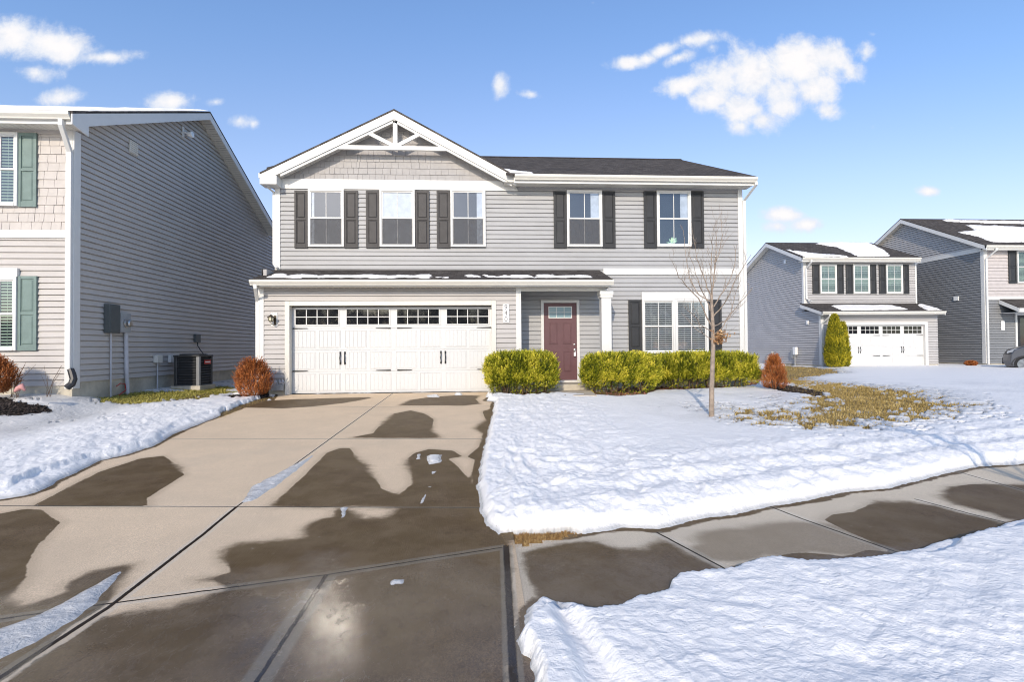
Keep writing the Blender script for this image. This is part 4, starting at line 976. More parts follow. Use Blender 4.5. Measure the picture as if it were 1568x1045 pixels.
# the strip of roof snow is a thing of the weather: built further down
q = rectY(YG-.03, 920.8, 935.8, 453, 590); cx_, hw = (q[0]+q[1])/2, (q[1]-q[0])/2; ct = bz-.085
b = MB(); b.box(cx_-hw, cx_+hw, YG-.09, YG-.09+2*hw, .04, ct-.11); b.box(cx_-hw-.03, cx_+hw+.03, YG-.12, YG-.06+2*hw, ct-.17, ct-.10); b.box(cx_-hw-.045, cx_+hw+.045, YG-.135, YG-.045+2*hw, ct-.0995, ct); b.box(cx_-hw-.03, cx_+hw+.03, YG-.12, YG-.06+2*hw, .04, .22)
b.build('porch_column', M['white'], H1, bevel=.005)
b = MB(); b.box(xe+.02, cx_+hw+.1, YG-.05, YU, -.3, onY(860, 583, YU)[1]-.04); b.build('porch_slab', M['foundation'], H1, bevel=.01)
# downspouts
xd = XR+.075; duct(H1, [(xd+.10, Yo-.06, ze-.11), (xd+.10, Yo-.06, ze-.20), (xd-.0, YU-.03, ze-.50), (xd-.0, YU-.03, .25), (xd+.0, YU-.15, .12)], mat='white')
xd = XG0-.075; xg_ = xpL+.12; duct(H1, [(xg_, Yp-.07, zp_-.10), (xg_, Yp-.07, zp_-.20), (xd+.0, YG+.02, zp_-.48), (xd, YG+.02, .18), (xd, YG-.12, .06)], mat='white')
xd = XG0-.07; duct(H1, [(xgL-.0, YU-.25, zgL-.12), (xgL, YU-.25, zgL-.22), (xd, YU+.02, zgL-.40), (xd, YU+.02, z_pw+.16), (xd+.12, YU-.12, z_pw+.03)], mat='white')
# house number plaque and lamp
q = rectY(YG-.04, 769.8, 779.6, 466, 494); x0, x1, z0, z1 = q; b = MB(); r = .03; pts = []
for (cx0, cz0, a0) in ((x1-r, z0+r, -90), (x1-r, z1-r, 0), (x0+r, z1-r, 90), (x0+r, z0+r, 180)):
    for k in range(5): an = math.radians(a0+k*22.5); pts.append((cx0+r*math.cos(an), YG-.050, cz0+r*math.sin(an)))
b.prism(pts, (0, .026, 0)); pl = b.build('house_number_plaque', M['plaque'], H1)
for ch, k in (('9', 2), ('4', 1), ('0', 0)):
    cu = bpy.data.curves.new('digit', 'FONT'); cu.body = ch; cu.size = (z1-z0)/3*1.12; cu.extrude = .003; cu.align_x = 'CENTER'; cu.align_y = 'CENTER'
    o = bpy.data.objects.new('digit', cu); COL.objects.link(o); bpy.context.view_layer.update()
    dg = bpy.context.evaluated_depsgraph_get(); me = bpy.data.meshes.new_from_object(o.evaluated_get(dg)); bpy.data.objects.remove(o)
    me.transform(Matrix.Translation(((x0+x1)/2, YG-.0535, z0+(z1-z0)*(k+.5)/3)) @ Matrix.Rotation(math.pi/2, 4, 'X')); me.materials.clear()
    link(me, 'digit', M['digit'], pl)
def wall_lamp(X_, Y, zc, parent_label):
    L = thing('wall_lamp', (X_, Y, zc), parent_label, 'wall lamp')
    b = MB(); b.box(X_-.07, X_+.09, Y-.035, Y-.022, zc-.16, zc+.17); b.build('mounting_block', M['white'], L, bevel=.006)
    b = MB(); b.box(X_+.01, X_+.06, Y-.055, Y-.035, zc-.13, zc+.10); b.tube([(X_+.035, Y-.05, zc-.08), (X_+.03, Y-.12, zc-.13), (X_-.01, Y-.17, zc-.10), (X_-.01, Y-.17, zc-.05)], .009, 8)
    b.lathe([(.0,.115),(.02,.11),(.045,.08),(.085,.055),(.088,.04),(.0,.04)], (X_-.01, Y-.17, zc+.0), 'Z', 16); b.lathe([(.0,-.06),(.04,-.06),(.052,-.045),(.0,-.04)], (X_-.01, Y-.17, zc), 'Z', 16)
    for k in range(6):
        an = k*math.pi/3; b.tube([(X_-.01+.05*math.cos(an), Y-.17+.05*math.sin(an), zc-.05), (X_-.01+.076*math.cos(an), Y-.17+.076*math.sin(an), zc+.045)], .005, 5)
    b.build('bracket', M['brass'], L)
    b = MB(); b.lathe([(.0,-.045),(.044,-.045),(.07,.04),(.0,.04)], (X_-.01, Y-.17, zc), 'Z', 16); b.build('lamp_glass', M['lampglass'], L, smooth=True)
    return L
lx, lz = onY(420, 490, YG); wall_lamp(lx, YG, lz, 'bronze lantern on the siding left of the white garage door')
# small potted-looking plant on the sill inside the fifth upper window
q = rectY(YU-.05, 1005.6, 1057.9, 292.2, 378)
# ---- air, power and gas fittings on our wall: frost-grey gas piping at the garage corner
b = MB(); x0, z0 = onY(417, 600, YG); x1 = onY(436, 600, YG)[0]
b.box(x0, x1, YG-.10, YG-.03, z0+.02, z0+.17)
gv = b.build('vent_box', M['box_grey'], H1, bevel=.01)
b = MB(); rr_ = random.Random(4)
for k in range(9):
    x = x0+(x1-x0)*k/8; b.tube([(x, YG-.06, z0+.17), (x+rr_.uniform(-.02,.02), YG-.08, z0+.22), (x+rr_.uniform(-.03,.03), YG-.07, z0+.25+rr_.uniform(0,.06))], [.014,.018,.010], 6)
b.build('frosted_pipe', M['pvc'], H1)
# ================================================================== LEFT NEIGHBOUR
H2 = thing('house', (XL, YL, 0), 'taupe house at the left edge with sage green shutters and a tall shaded side wall', 'house')
YB = onX(420.5, 420, XL)[0]; Xw = XL-9.0
YLo = YL-.36; zeL = onY(60, 169.5, YLo-.12)[1]; zsL = zeL-.17
XLe = XL+.32
yp_, zpL = onX(322, 170.5, XLe); mL = (zpL-zeL)/(yp_-YLo+.1); ybk = 2*yp_-YLo
span = lambda z: (YL+.10+max(0, (z-zsL-.25)/mL), YB-max(0, (z-zsL-.25)/mL))
zbL = onX(125, 585, XL)[1]; zrefL = zbL
s = MB(); siding_wall(s, east(XL), span, zbL, zpL-.2, .1175, zrefL, .030, .022); s.box(XL-.1, XL-.013, YL+.05, YB, -.5, zsL+.1)
s.prism([(XL-.013, YL+.1, zsL+.1), (XL-.013, yp_, zpL-.2), (XL-.013, YB, zsL+.1)], (-.08, 0, 0)); s.build('wall', M['siding_left'], H2, label='shaded gable side wall')
zb0, zb1 = onY(60, 365, YL)[1], onY(60, 353, YL)[1]
s = MB(); siding_wall(s, front(YL), const(Xw, XL-.10), zbL-.06, zb0, .1175, zrefL-.06); s.box(Xw, XL-.02, YL+.013, YL+.1, -.5, zsL+.1); s.build('wall', M['siding_left'], H2)
s = MB(); shake_wall(s, front(YL), const(Xw, XL-.10), zb1, zsL-.05, .165, 9); s.build('shake_wall', M['shake_pale'], H2)
s = MB(); s.box(Xw, XL-.1, YL-.045, YL-.003, zb0, zb1); s.build('trim_board', M['white'], H2, bevel=.004)
s = MB(); s.box(Xw, XL-.1, YL-.034, YL-.003, zsL-.075, zsL+.005); s.build('trim_board', M['siding_left'], H2)
corner(H2, XL, YL, zbL-.12, zsL, 1, wd=.13)
s = MB(); s.box(Xw, XL-.01, YL+.0, YL+.2, -.6, zbL-.05); s.box(XL-.2, XL-.008, YL+.2, YB, -.6, zbL); s.build('foundation', M['foundation'], H2)
MB().box(Xw, XL-.02, YB-.1, YB-.0, -.5, zsL+.1).build('wall', M['siding_left'], H2)
s = MB(); s.box(XL-.10, XL-.0, YB+.001, YB+.03, zbL, zsL); s.box(XL+.001, XL+.03, YB-.09, YB+.03, zbL, zsL); s.build('corner_trim', M['white'], H2)
slab(H2, [(Xw, YLo-.10, zeL+.02), (XLe, YLo-.10, zeL+.02), (XLe, yp_, zpL), (Xw, yp_, zpL)], .05, M['roof'])
slab(H2, [(Xw, ybk, zeL+.02), (Xw, yp_, zpL), (XLe, yp_, zpL), (XLe, ybk, zeL+.02)], .05, M['roof'])
b = MB(); b.prism([(XLe-.028, YLo-.1, zeL-.032), (XLe-.028, yp_, zpL-.052), (XLe-.028, yp_, zpL-.235), (XLe-.028, YLo+.30, zeL-.10), (XLe-.028, YLo+.30, zeL-.30), (XLe-.028, YLo-.1, zeL-.22)], (.025, 0, 0))
b.prism([(XLe-.028, ybk, zeL-.032), (XLe-.028, yp_, zpL-.052), (XLe-.028, yp_, zpL-.235), (XLe-.028, ybk, zeL-.215)], (.025, 0, 0)); b.build('fascia', M['white'], H2)
b = MB(); n = 60
for (y0, y1, z0, z1) in ((YLo+.02, yp_, zeL-.19, zpL-.225), (yp_, ybk-.02, zpL-.225, zeL-.20)):
    for i in range(n):
        a, c = i/n, (i+.86)/n; e = (i+1)/n; f = lambda q: (y0+(y1-y0)*q, z0+(z1-z0)*q)
        b.add([(XL+.001, *f(a)), (XLe-.03, *f(a)), (XLe-.03, *f(c)), (XL+.001, *f(c))], [(0,1,2,3)])
        b.add([(XL+.001, f(c)[0], f(c)[1]+.006), (XLe-.03, f(c)[0], f(c)[1]+.006), (XLe-.03, f(e)[0], f(e)[1]+.006), (XL+.001, f(e)[0], f(e)[1]+.006)], [(0,1,2,3)])
b.build('soffit', M['soffit'], H2)
b = MB(); b.box(Xw, XLe-.03, YLo-.022, YLo, zeL-.20, zeL-.03); b.build('fascia', M['white'], H2)
gutter(H2, Xw, XLe-.05, YLo-.024, zeL, .13, .12)
soffit(H2, Xw, XLe-.04, YLo, YL, zsL)
xa = onY(91, 182, YLo-.1)[0]
duct(H2, [(xa, YLo-.06, zeL-.11), (xa, YLo-.06, zeL-.24), (XL-.02, YL-.07, zeL-.62), (XL-.02, YL-.07, onY(115, 570, YL)[1])], .042, .032)
b = MB(); z0 = onY(113, 568, YL)[1]; b.tube([(XL+.02, YL-.08, z0+.03), (XL+.06, YL-.09, z0-.06), (XL+.10, YL-.11, z0-.16), (XL+.09, YL-.14, z0-.25), (XL+.04, YL-.2, z0-.32)], [.055,.062,.062,.062,.058], 10)
b.build('downspout_extension', M['black_plastic'], H2)
q = rectY(YL-.05, -27, 28.2, 202.5, 315.5); house_window(H2, YL, *q, blinds='blind_green', screen=False, label='upper window at the left edge')
q = rectY(YL-.05, -27, 26.4, 424.5, 537.5); house_window(H2, YL, *q, blinds='blind_green', screen=False, label='ground floor window at the left edge')
q = rectY(YL-.05, -30, 28, 411, 424.3); MB().box(q[0], q[1], YL-.075, YL-.02, q[2], q[3]).build('trim_board', M['white'], H2)
q = rectY(YL-.04, 28.6, 56.3, 203.5, 317); shutter(H2, YL, *q, M['shutter_teal'])
q = rectY(YL-.04, 28.0, 56.5, 423, 537.5); shutter(H2, YL, *q, M['shutter_teal'])
q = rectX(XL+.03, 198, 210.5, 217, 236); b = MB(); b.box(XL+.02, XL+.045, q[0], q[1], q[2], q[3])
for k in range(6): z = q[2]+(q[3]-q[2])*(k+.5)/6; b.box(XL+.045, XL+.06, q[0]+.02, q[1]-.02, z-.008, z+.004)
b.build('wall_vent', M['soffit'], H2)
# floodlight high on the side wall
y0, z0 = onX(281, 204, XL); L = thing('flood_lamp', (XL, y0, z0), 'white round flood lamp high on the shaded gable wall', 'wall lamp')
b = MB(); b.box(XL+.02, XL+.045, y0-.12, y0-.04, z0-.14, z0+.14); b.tube([(XL+.04, y0-.08, z0), (XL+.10, y0, z0)], .02, 8); b.build('mounting_block', M['white'], L)
b = MB(); b.lathe([(.0,-.08),(.05,-.07),(.07,-.01),(.085,.07),(.075,.08),(.0,.07)], (XL+.13, y0+.06, z0-.01), 'X', 16); b.build('lamp_head', M['plaque'], L, smooth=True)
# electricity meter and panel
y0, _ = onX(180, 520, XL); L = thing('electric_meter', (XL, y0, .1), 'dark grey electric panel and round meter with conduits on the shaded side wall', 'electric meter')
a = rectX(XL+.10, 164.5, 181.5, 466.5, 510.5); b = MB(); b.box(XL+.022, XL+.14, *a); b.box(XL+.14, XL+.152, a[0]+.02, a[1]-.02, a[2]+.02, a[3]-.02); b.build('panel_box', M['box_dark'], L, bevel=.006)
m_ = rectX(XL+.10, 182.5, 198.5, 480, 509.5); b = MB(); b.box(XL+.022, XL+.13, *m_); b.build('meter_box', M['box_grey'], L, bevel=.006)
cy, cz = (m_[0]+m_[1])/2, (m_[2]+m_[3])/2-.01; b = MB(); b.lathe([(.0,.13),(.095,.13),(.095,.16),(.078,.165),(.078,.23),(.06,.25),(.0,.255)], (XL, cy, cz), 'X', 20); b.build('meter_dial', M['steel'], L)
b = MB(); yy = onX(169.5, 540, XL+.05)[0]; b.tube([(XL+.055, yy, a[2]), (XL+.055, yy, -.02)], .016, 8); b.build('conduit', M['pvc'], L)
b = MB(); yy = onX(193, 540, XL+.05)[0]; b.tube([(XL+.065, yy-.03, m_[2]), (XL+.065, yy+.0, .6), (XL+.065, yy+.05, -.02)], .042, 10); b.build('conduit', M['pvc'], L)
b = MB(); b.tube([(XL+.05, yy-.30, .32), (XL+.07, yy-.2, .38), (XL+.07, yy-.06, .36), (XL+.06, yy-.01, .22), (XL+.06, yy-.3, .1)], .010, 6); b.build('ground_wire', M['badge'], L)
# little grey box on a pipe
a = rectX(XL+.06, 237, 245.5, 544, 556); L = thing('junction_box', (XL, a[0], 0), 'small pale box on a thin pipe between the meter and the air conditioner', 'utility box')
MB().box(XL+.022, XL+.12, *a).build('box_body', M['soffit'], L, bevel=.01); yy = (a[0]+a[1])/2; b = MB(); b.tube([(XL+.06, yy, a[2]), (XL+.06, yy, -.02)], .016, 8); b.build('pipe', M['pvc'], L)
a = rectX(XL+.06, 259, 267.5, 544, 555.5); L = thing('line_cover', (XL, a[0], 0), 'white and grey refrigerant line cover directly behind the air conditioner', 'utility box')
MB().box(XL+.022, XL+.10, *a).build('box_body', M['white'], L, bevel=.01); b = MB(); b.tube([(XL+.08, a[1]+.02, a[2]+.1), (XL+.2, a[1]+.1, a[2]-.05), (XL+.25, a[1]+.2, a[2]-.25)], .022, 8); b.build('insulated_pipe', M['pvc'], L)
a = rectX(XL+.06, 298.3, 305.3, 512, 524.5); L = thing('disconnect_box', (XL, a[0], 0), 'small dark green-grey disconnect box on the wall above the air conditioner', 'utility box')
MB().box(XL+.022, XL+.10, *a).build('box_body', M['box_dark'], L, bevel=.006)
yy = (a[0]+a[1])/2; b = MB(); b.tube([(XL+.07, yy, a[2]), (XL+.08, yy+.0, a[2]-.1), (XL+.12, yy+.06, a[2]-.22), (XL+.25, yy+.05, a[2]-.38)], .012, 7); b.build('cable', M['black_plastic'], L)
# air conditioner
gx_, gy_ = G(305, 591.5); gx_ = max(gx_, XL+.95); ay = onX(305, 560, gx_)[0]; s_ = .60; za = onX(305, 592, gx_)[1]; zt = onX(305, 544, gx_)[1]
L = thing('air_conditioner', (gx_, ay, za), 'black louvred air conditioner with grey corner posts and a red badge in the side yard', 'air conditioner')
x0, x1, y0, y1 = gx_-s_, gx_, ay, ay+s_*1.05
b = MB(); b.box(x0-.05, x1+.05, y0-.05, y1+.05, za-.14, za+.015); b.build('base_pad', M['foundation'], L, bevel=.01)
b = MB(); b.box(x0+.04, x1-.04, y0+.04, y1-.04, za+.02, zt-.04); n = 11
for k in range(n):
    z = za+.06+(zt-za-.14)*k/(n-1); hh = (zt-za-.14)/(n-1)*.38
    for (A, B, C, D_) in (((x0+.03, y0), (x1-.03, y0), (x1-.03, y0+.04), (x0+.03, y0+.04)), ((x1, y0+.03), (x1, y1-.03), (x1-.04, y1-.03), (x1-.04, y0+.03)), ((x0, y0+.03), (x0, y1-.03), (x0+.04, y1-.03), (x0+.04, y0+.03))):
        b.add([(*A, z-hh), (*B, z-hh), (*C, z+hh), (*D_, z+hh)], [(0,1,2,3)]); b.add([(*A, z-hh), (*B, z-hh), (*B, z-hh-.012), (*A, z-hh-.012)], [(0,1,2,3)])
b.build('louvre_panel', M['ac_dark'], L)
for (u, v) in ((x0, y0), (x1-.07, y0), (x1-.07, y1-.07), (x0, y1-.07)):
    b = MB(); b.box(u-.006, u+.076, v-.006, v+.076, za+.015, zt-.03); b.build('corner_post', M['ac_post'] if (u > x0 and v == y0) else M['ac_dark'], L, bevel=.015)
b = MB(); b.box(x0-.015, x1+.015, y0-.015, y1+.015, zt-.045, zt); b.lathe([(.0,0),(.31,0),(.30,.03),(.0,.035)], ((x0+x1)/2, (y0+y1)/2, zt), 'Z', 24); b.build('top_cover', M['ac_dark'], L, bevel=.008)
b = MB(); b.box(x1+.002, x1+.014, y0+.22, y0+.52, zt-.23, zt-.13); b.build('badge', M['badge'], L)
b = MB(); b.box(x1+.0145, x1+.016, y0+.25, y0+.49, zt-.19, zt-.165); b.build('badge', M['plaque'], L)

# ================================================================== RIGHT NEIGHBOURS
def simple_lamp(*a): pass
def shed_patch(name, label, polys, zf, th, seed, res=.06, rag=.10, rf=1.6):
    """old snow lying on a roof plane z = zf(x, y)"""
    Vs = []; Fs = []; At = []; off = 0
    for k, q in enumerate(polys):
        b4 = bbox(q, .15); st = res
        X, Y = np.meshgrid(np.arange(b4[0], b4[1], st), np.arange(b4[2], b4[3], st*.6))
        s = sdf(X, Y, q)+rag*fbm(X*rf, Y*rf*2.5, 4, seed+k, .65); hh = th*sst(s, 0, .10)*(1+.35*fbm(X*2.2, Y*3, 3, seed+20+k)) - .006
        n0, n1 = X.shape; idx = np.arange(n0*n1).reshape(n0, n1); qd = np.stack([idx[:-1,:-1], idx[:-1,1:], idx[1:,1:], idx[1:,:-1]], -1)
        hm = np.maximum.reduce([hh[:-1,:-1], hh[1:,:-1], hh[:-1,1:], hh[1:,1:]]); qd = qd[hm > 0].reshape(-1, 4)
        Vs.append(np.stack([X.ravel(), Y.ravel(), (zf(X, Y)+hh).ravel()], -1)); Fs.append(qd+off); At.append(hh.ravel()); off += n0*n1
    V = np.concatenate(Vs); F = np.concatenate(Fs); At = np.concatenate(At); u, inv = np.unique(F, return_inverse=True)
    return tag(fast_mesh(name, V[u], inv.reshape(F.shape), M['snow'], attrs={'thin': At[u]+.04}), label, None, None, 'stuff')
def roofpt(px, py, p0, n):
    v = onPlane(px, py, p0, n); return (v.x, v.y)
# snow on our porch roof
pm = (z_pw-zp_)/(YU-Yp+.08); pz = lambda x, y: zp_+.015+pm*(y-(Yp-.10))
def strip(px0, px1, f0, f1, n=14, sd=1):
    r = random.Random(sd); a = []; 
    for i in range(n+1): a.append((onY(px0+(px1-px0)*i/n, 426, Yp)[0], Yp-.10+(YU-Yp)*(f0+r.uniform(-.03,.03))))
    c = [(x, Yp-.10+(YU-Yp)*(f1+r.uniform(-.10,.06))) for x, _ in reversed(a)]
    return a+c
shed_patch('roof_snow', 'thin broken strip of old snow along the porch roof over the garage', [strip(408, 655, .12, .46, 20, 1), strip(668, 690, .10, .25, 4, 2), strip(716, 735, .22, .42, 4, 8), strip(742, 820, .16, .40, 8, 3), strip(826, 908, .16, .44, 8, 4)], pz, .028, 500, .03, .20, 3.2)
vz = lambda x, y: ze+.02+pit*(y-(Yo-.10))
shed_patch('roof_snow', 'small snow remnant in the roof valley right of the gable', [[(xg_end-.15, Yo+.0), (xg_end+.45, Yo-.0), (xg_end+.2, Yo+.25), (xg_end-.5, Yo+1.0), (xg_end-.7, Yo+1.1)]], vz, .05, 540)
lz_ = lambda x, y: zeL+.02+mL*(y-(YLo-.10))
shed_patch('roof_snow', 'white snow cover on the front roof slope of the left house', [[(Xw, YLo+.15), (XLe-.03, YLo+.15), (XLe-.03, yp_-.1), (Xw, yp_-.1)]], lz_, .05, 560, .12)

def neighbour(name_label, YF, YGf, pxL, pxR, ez, rz, ridge_px, WIN, SH, porch, siding, loc):
    pass
# --- grey house with the arborvitae
Y1 = 26.4; Y1g = 25.07; Y1b = 32.4
x1l = onY(1231, 450, Y1)[0]; x1r = onY(1402.5, 450, Y1)[0]
H3 = thing('house', (x1l, Y1g, 0), 'blue grey two storey house with white double garage door behind the slim evergreen', 'house')
Y1o = Y1-.35; ze1 = onY(1320, 394.5, Y1o-.1)[1]; zs1 = ze1-.2
yr1 = (Y1+Y1b)/2; XA = onY(1227, 396, Y1o)[0]; xr1, zr1 = onY(1180.5, 371.5, yr1); m1 = (zr1-ze1)/(yr1-Y1o+.1); XB = onY(1408, 396, Y1o)[0]
zb1 = .12; cs = .128
sp1 = lambda z: (Y1+.1+max(0, (z-zs1-.25)/m1), Y1b-max(0, (z-zs1-.25)/m1))
s = MB(); siding_wall(s, west(x1l), sp1, zb1, zr1-.2, cs, zb1, .036, .028); s.box(x1l+.013, x1l+.1, Y1, Y1b, -.5, zs1); s.prism([(x1l+.013, Y1, zs1), (x1l+.013, yr1, zr1-.2), (x1l+.013, Y1b, zs1)], (.08, 0, 0))
zt1 = onY(1300, 465, Y1)[1]; zp1 = onY(1300, 477.5, Y1g-.4)[1]; zgt1 = zp1-.17
siding_wall(s, west(x1l), const(Y1g+.1, Y1+.1), zb1, zgt1+.3, cs, zb1, .036, .028); s.box(x1l+.013, x1l+.1, Y1g+.02, Y1, -.5, zgt1+.3)
s.build('wall', M['siding_blue'], H3)
s = MB(); siding_wall(s, front(Y1), const(x1l+.1, x1r-.02), zt1-.1, zs1, cs, zb1, .036, .028); s.box(x1l+.02, x1r-.02, Y1+.013, Y1+.1, zt1-.1, zs1+.1); s.build('wall', M['siding_blue'], H3); s = MB(); s.box(x1r-.1, x1r, Y1+.12, Y1b-.12, -.5, zs1); s.build('wall', M['siding_blue'], H3); s = MB(); s.box(x1l+.11, x1r, Y1b-.1, Y1b, -.5, zs1)
s.build('wall', M['siding_blue'], H3); s = MB()
a = rectY(Y1g, 1280.5, 1420.5, 493.5, 561); gx0, gx1, _, gzt = a
x1gr = onY(1436.5, 530, Y1g)[0]
siding_wall(s, front(Y1g), const(x1l+.1, gx0), zb1, zgt1, cs, zb1, .036, .028); siding_wall(s, front(Y1g), const(gx1, x1gr-.02), zb1, zgt1, cs, zb1, .036, .028); siding_wall(s, front(Y1g), const(gx0, gx1), gzt, zgt1, cs, zb1, .036, .028)
s.box(x1l+.02, gx0+.03, Y1g+.013, Y1g+.1, -.3, zgt1); s.box(gx1-.03, x1gr-.02, Y1g+.013, Y1g+.1, -.3, zgt1); s.box(gx0+.03, gx1-.03, Y1g+.013, Y1g+.1, gzt-.03, zgt1); s.build('wall', M['siding_blue'], H3); s = MB(); s.box(x1gr-.1, x1gr, Y1g+.12, Y1, -.3, zgt1)
s.build('wall', M['siding_blue'], H3)
s = MB(); s.box(x1l+.0, gx0, Y1g+.002, Y1g+.15, -.4, zb1-.005); s.build('foundation', M['foundation'], H3); s = MB(); s.box(gx1, x1gr, Y1g+.002, Y1g+.15, -.4, zb1-.005); s.build('foundation', M['foundation'], H3); s = MB(); s.box(x1l+.002, x1l+.15, Y1g+.15, Y1b, -.4, zb1-.005); s.build('foundation', M['foundation'], H3)
corner(H3, x1l, Y1, zt1-.3, zs1, -1, wd=.12); corner(H3, x1l, Y1g, zb1, zgt1, -1, wd=.12); corner(H3, x1r, Y1, zt1-.05, zs1, 1, 'white', .05)
s = MB(); s.box(x1l-.001, x1l+.1, Y1b+.001, Y1b+.03, 0, zs1); s.box(x1l-.03, x1l-.002, Y1b-.08, Y1b+.03, 0, zs1); s.build('corner_trim', M['white'], H3)
yb1 = 2*yr1-Y1o+.1
slab(H3, [(XA, Y1o-.1, ze1+.02), (XB, Y1o-.1, ze1+.02), (XB, yr1, zr1), (XA, yr1, zr1)], .05, M['roof']); slab(H3, [(XA, yb1, ze1+.02), (XA, yr1, zr1), (XB, yr1, zr1), (XB, yb1, ze1+.02)], .05, M['roof'])
for xx in (XA, XB-.025):
    b = MB(); b.prism([(xx, Y1o-.1, ze1-.035), (xx, yr1, zr1-.055), (xx, yr1, zr1-.26), (xx, Y1o-.1, ze1-.24)], (.024, 0, 0)); b.prism([(xx, yb1, ze1-.035), (xx, yr1, zr1-.055), (xx, yr1, zr1-.26), (xx, yb1, ze1-.24)], (.024, 0, 0)); b.build('fascia', M['white'], H3)
b = MB(); b.add([(XA+.025, Y1o, zs1+.01), (x1l, Y1o, zs1+.01), (x1l, yr1, zs1+.01+m1*(yr1-Y1o)), (XA+.025, yr1, zs1+.01+m1*(yr1-Y1o))], [(0,1,2,3)]); b.add([(XA+.025, yb1, zs1+.01), (x1l, yb1, zs1+.01), (x1l, yr1, zs1+.01+m1*(yr1-Y1o)), (XA+.025, yr1, zs1+.01+m1*(yr1-Y1o))], [(0,1,2,3)])
b.build('soffit', M['soffit'], H3)
b = MB(); b.box(XA+.03, XB-.03, Y1o-.02, Y1o, ze1-.22, ze1-.03); b.build('fascia', M['white'], H3)
gutter(H3, XA, XB, Y1o-.022, ze1, .14, .12); soffit(H3, XA+.03, XB-.03, Y1o, Y1, zs1)
XA2 = onY(1262, 480, Y1g-.4)[0]; XB2 = onY(1445.5, 480, Y1g-.4)[0]; XA2 = x1l-.25; 
slab(H3, [(XA2, Y1g-.5, zp1+.02), (XB2, Y1g-.5, zp1+.02), (XB2, Y1-.03, zt1), (XA2, Y1-.03, zt1)], .05, M['roof'], 'porch_roof')
b = MB(); b.box(XA2+.02, XB2-.02, Y1g-.42, Y1g-.40, zp1-.17, zp1-.03)
for xx in (XA2, XB2-.03): b.prism([(xx, Y1g-.5, zp1-.032), (xx, Y1-.03, zt1-.052), (xx, Y1-.03, zt1-.22), (xx, Y1g-.5, zp1-.19)], (.024, 0, 0))
b.build('fascia', M['white'], H3); gutter(H3, XA2, XB2, Y1g-.424, zp1, .14, .12); soffit(H3, XA2+.03, XB2-.03, Y1g-.4, Y1g-.03, zp1-.16)
duct(H3, [(x1l+.14, Y1o-.1, ze1-.12), (x1l+.14, Y1o-.1, ze1-.25), (x1l+.08, Y1-.09, ze1-.55), (x1l+.08, Y1-.09, zt1+.25), (x1l+.25, Y1-.3, zt1+.08)], .045, .03)
duct(H3, [(x1l+.16, Y1g-.46, zp1-.12), (x1l+.16, Y1g-.46, zp1-.25), (x1l+.0, Y1g-.09, zp1-.6), (x1l, Y1g-.09, .05)], .045, .03)
for (a, c) in ((1254.8,1280), (1305.6,1330.6), (1355.8,1381)):
    q = rectY(Y1, a, c, 405.2, 449.8); house_window(H3, Y1, *q, blinds='blind_green', screen=False, fw=.06, muntin=True)
for (a, c) in ((1243.2,1254), (1280.6,1291), (1294.4,1305), (1331.2,1341), (1345,1355.4), (1381.6,1391)):
    q = rectY(Y1, a, c, 405.8, 450.5); shutter(H3, Y1, *q, M['shutter_black'])
b = MB(); tw = .15; b.box(gx0, gx0+tw, Y1g-.04, Y1g+.1, 0, gzt); b.box(gx1-tw, gx1, Y1g-.04, Y1g+.1, 0, gzt); b.box(gx0+tw, gx1-tw, Y1g-.04, Y1g+.1, gzt-tw, gzt); b.build('door_frame', M['white'], H3)
garage_door(H3, Y1g+.10, gx0+tw-.01, gx1-tw+.01, .01, gzt-tw-.01, False)
for (a, c, d, e) in ((1200, 1204.5, 398, 404), (1233.5, 1239.5, 490, 498)):
    q = rectX(x1l-.03, c, a, d, e) if False else None
    y_, z_ = onX((a+c)/2, (d+e)/2, x1l-.03); b = MB(); b.box(x1l-.06, x1l-.02, y_-.09, y_+.09, z_-.10, z_+.10); b.box(x1l-.08, x1l-.06, y_-.05, y_+.05, z_-.05, z_+.03); b.build('wall_vent', M['plaque'], H3)
# snow on its roofs
n1 = Vector((0, -m1, 1)); p1 = (XA, Y1o-.1, ze1+.02)
rp = lambda *q: [roofpt(*k, p1, n1) for k in q]
shed_patch('roof_snow', 'snow patches on the upper roof of the blue grey house', [rp((1247,373),(1290,372.2),(1331,372.5),(1352,383),(1364,392.8),(1315,393),(1300,386),(1283,378.5)), rp((1206,382),(1215,384.5),(1245,389),(1290,392),(1300,394),(1235,394))], lambda x, y: ze1+.02+m1*(y-Y1o+.1), .08, 600, .1)
m1p = (zt1-zp1-.02)/(Y1-.03-(Y1g-.5)); n1p = Vector((0, -m1p, 1)); p1p = (XA2, Y1g-.5, zp1+.02); rp2 = lambda *q: [roofpt(*k, p1p, n1p) for k in q]
shed_patch('roof_snow', 'snow strip on the lower garage roof of the blue grey house', [rp2((1273,468.5),(1310,467.8),(1365,468.5),(1393,474.5),(1290,476)), rp2((1404,466.5),(1412,466.5),(1442,475),(1420,475.5))], lambda x, y: zp1+.02+m1p*(y-Y1g+.5), .07, 620, .08)
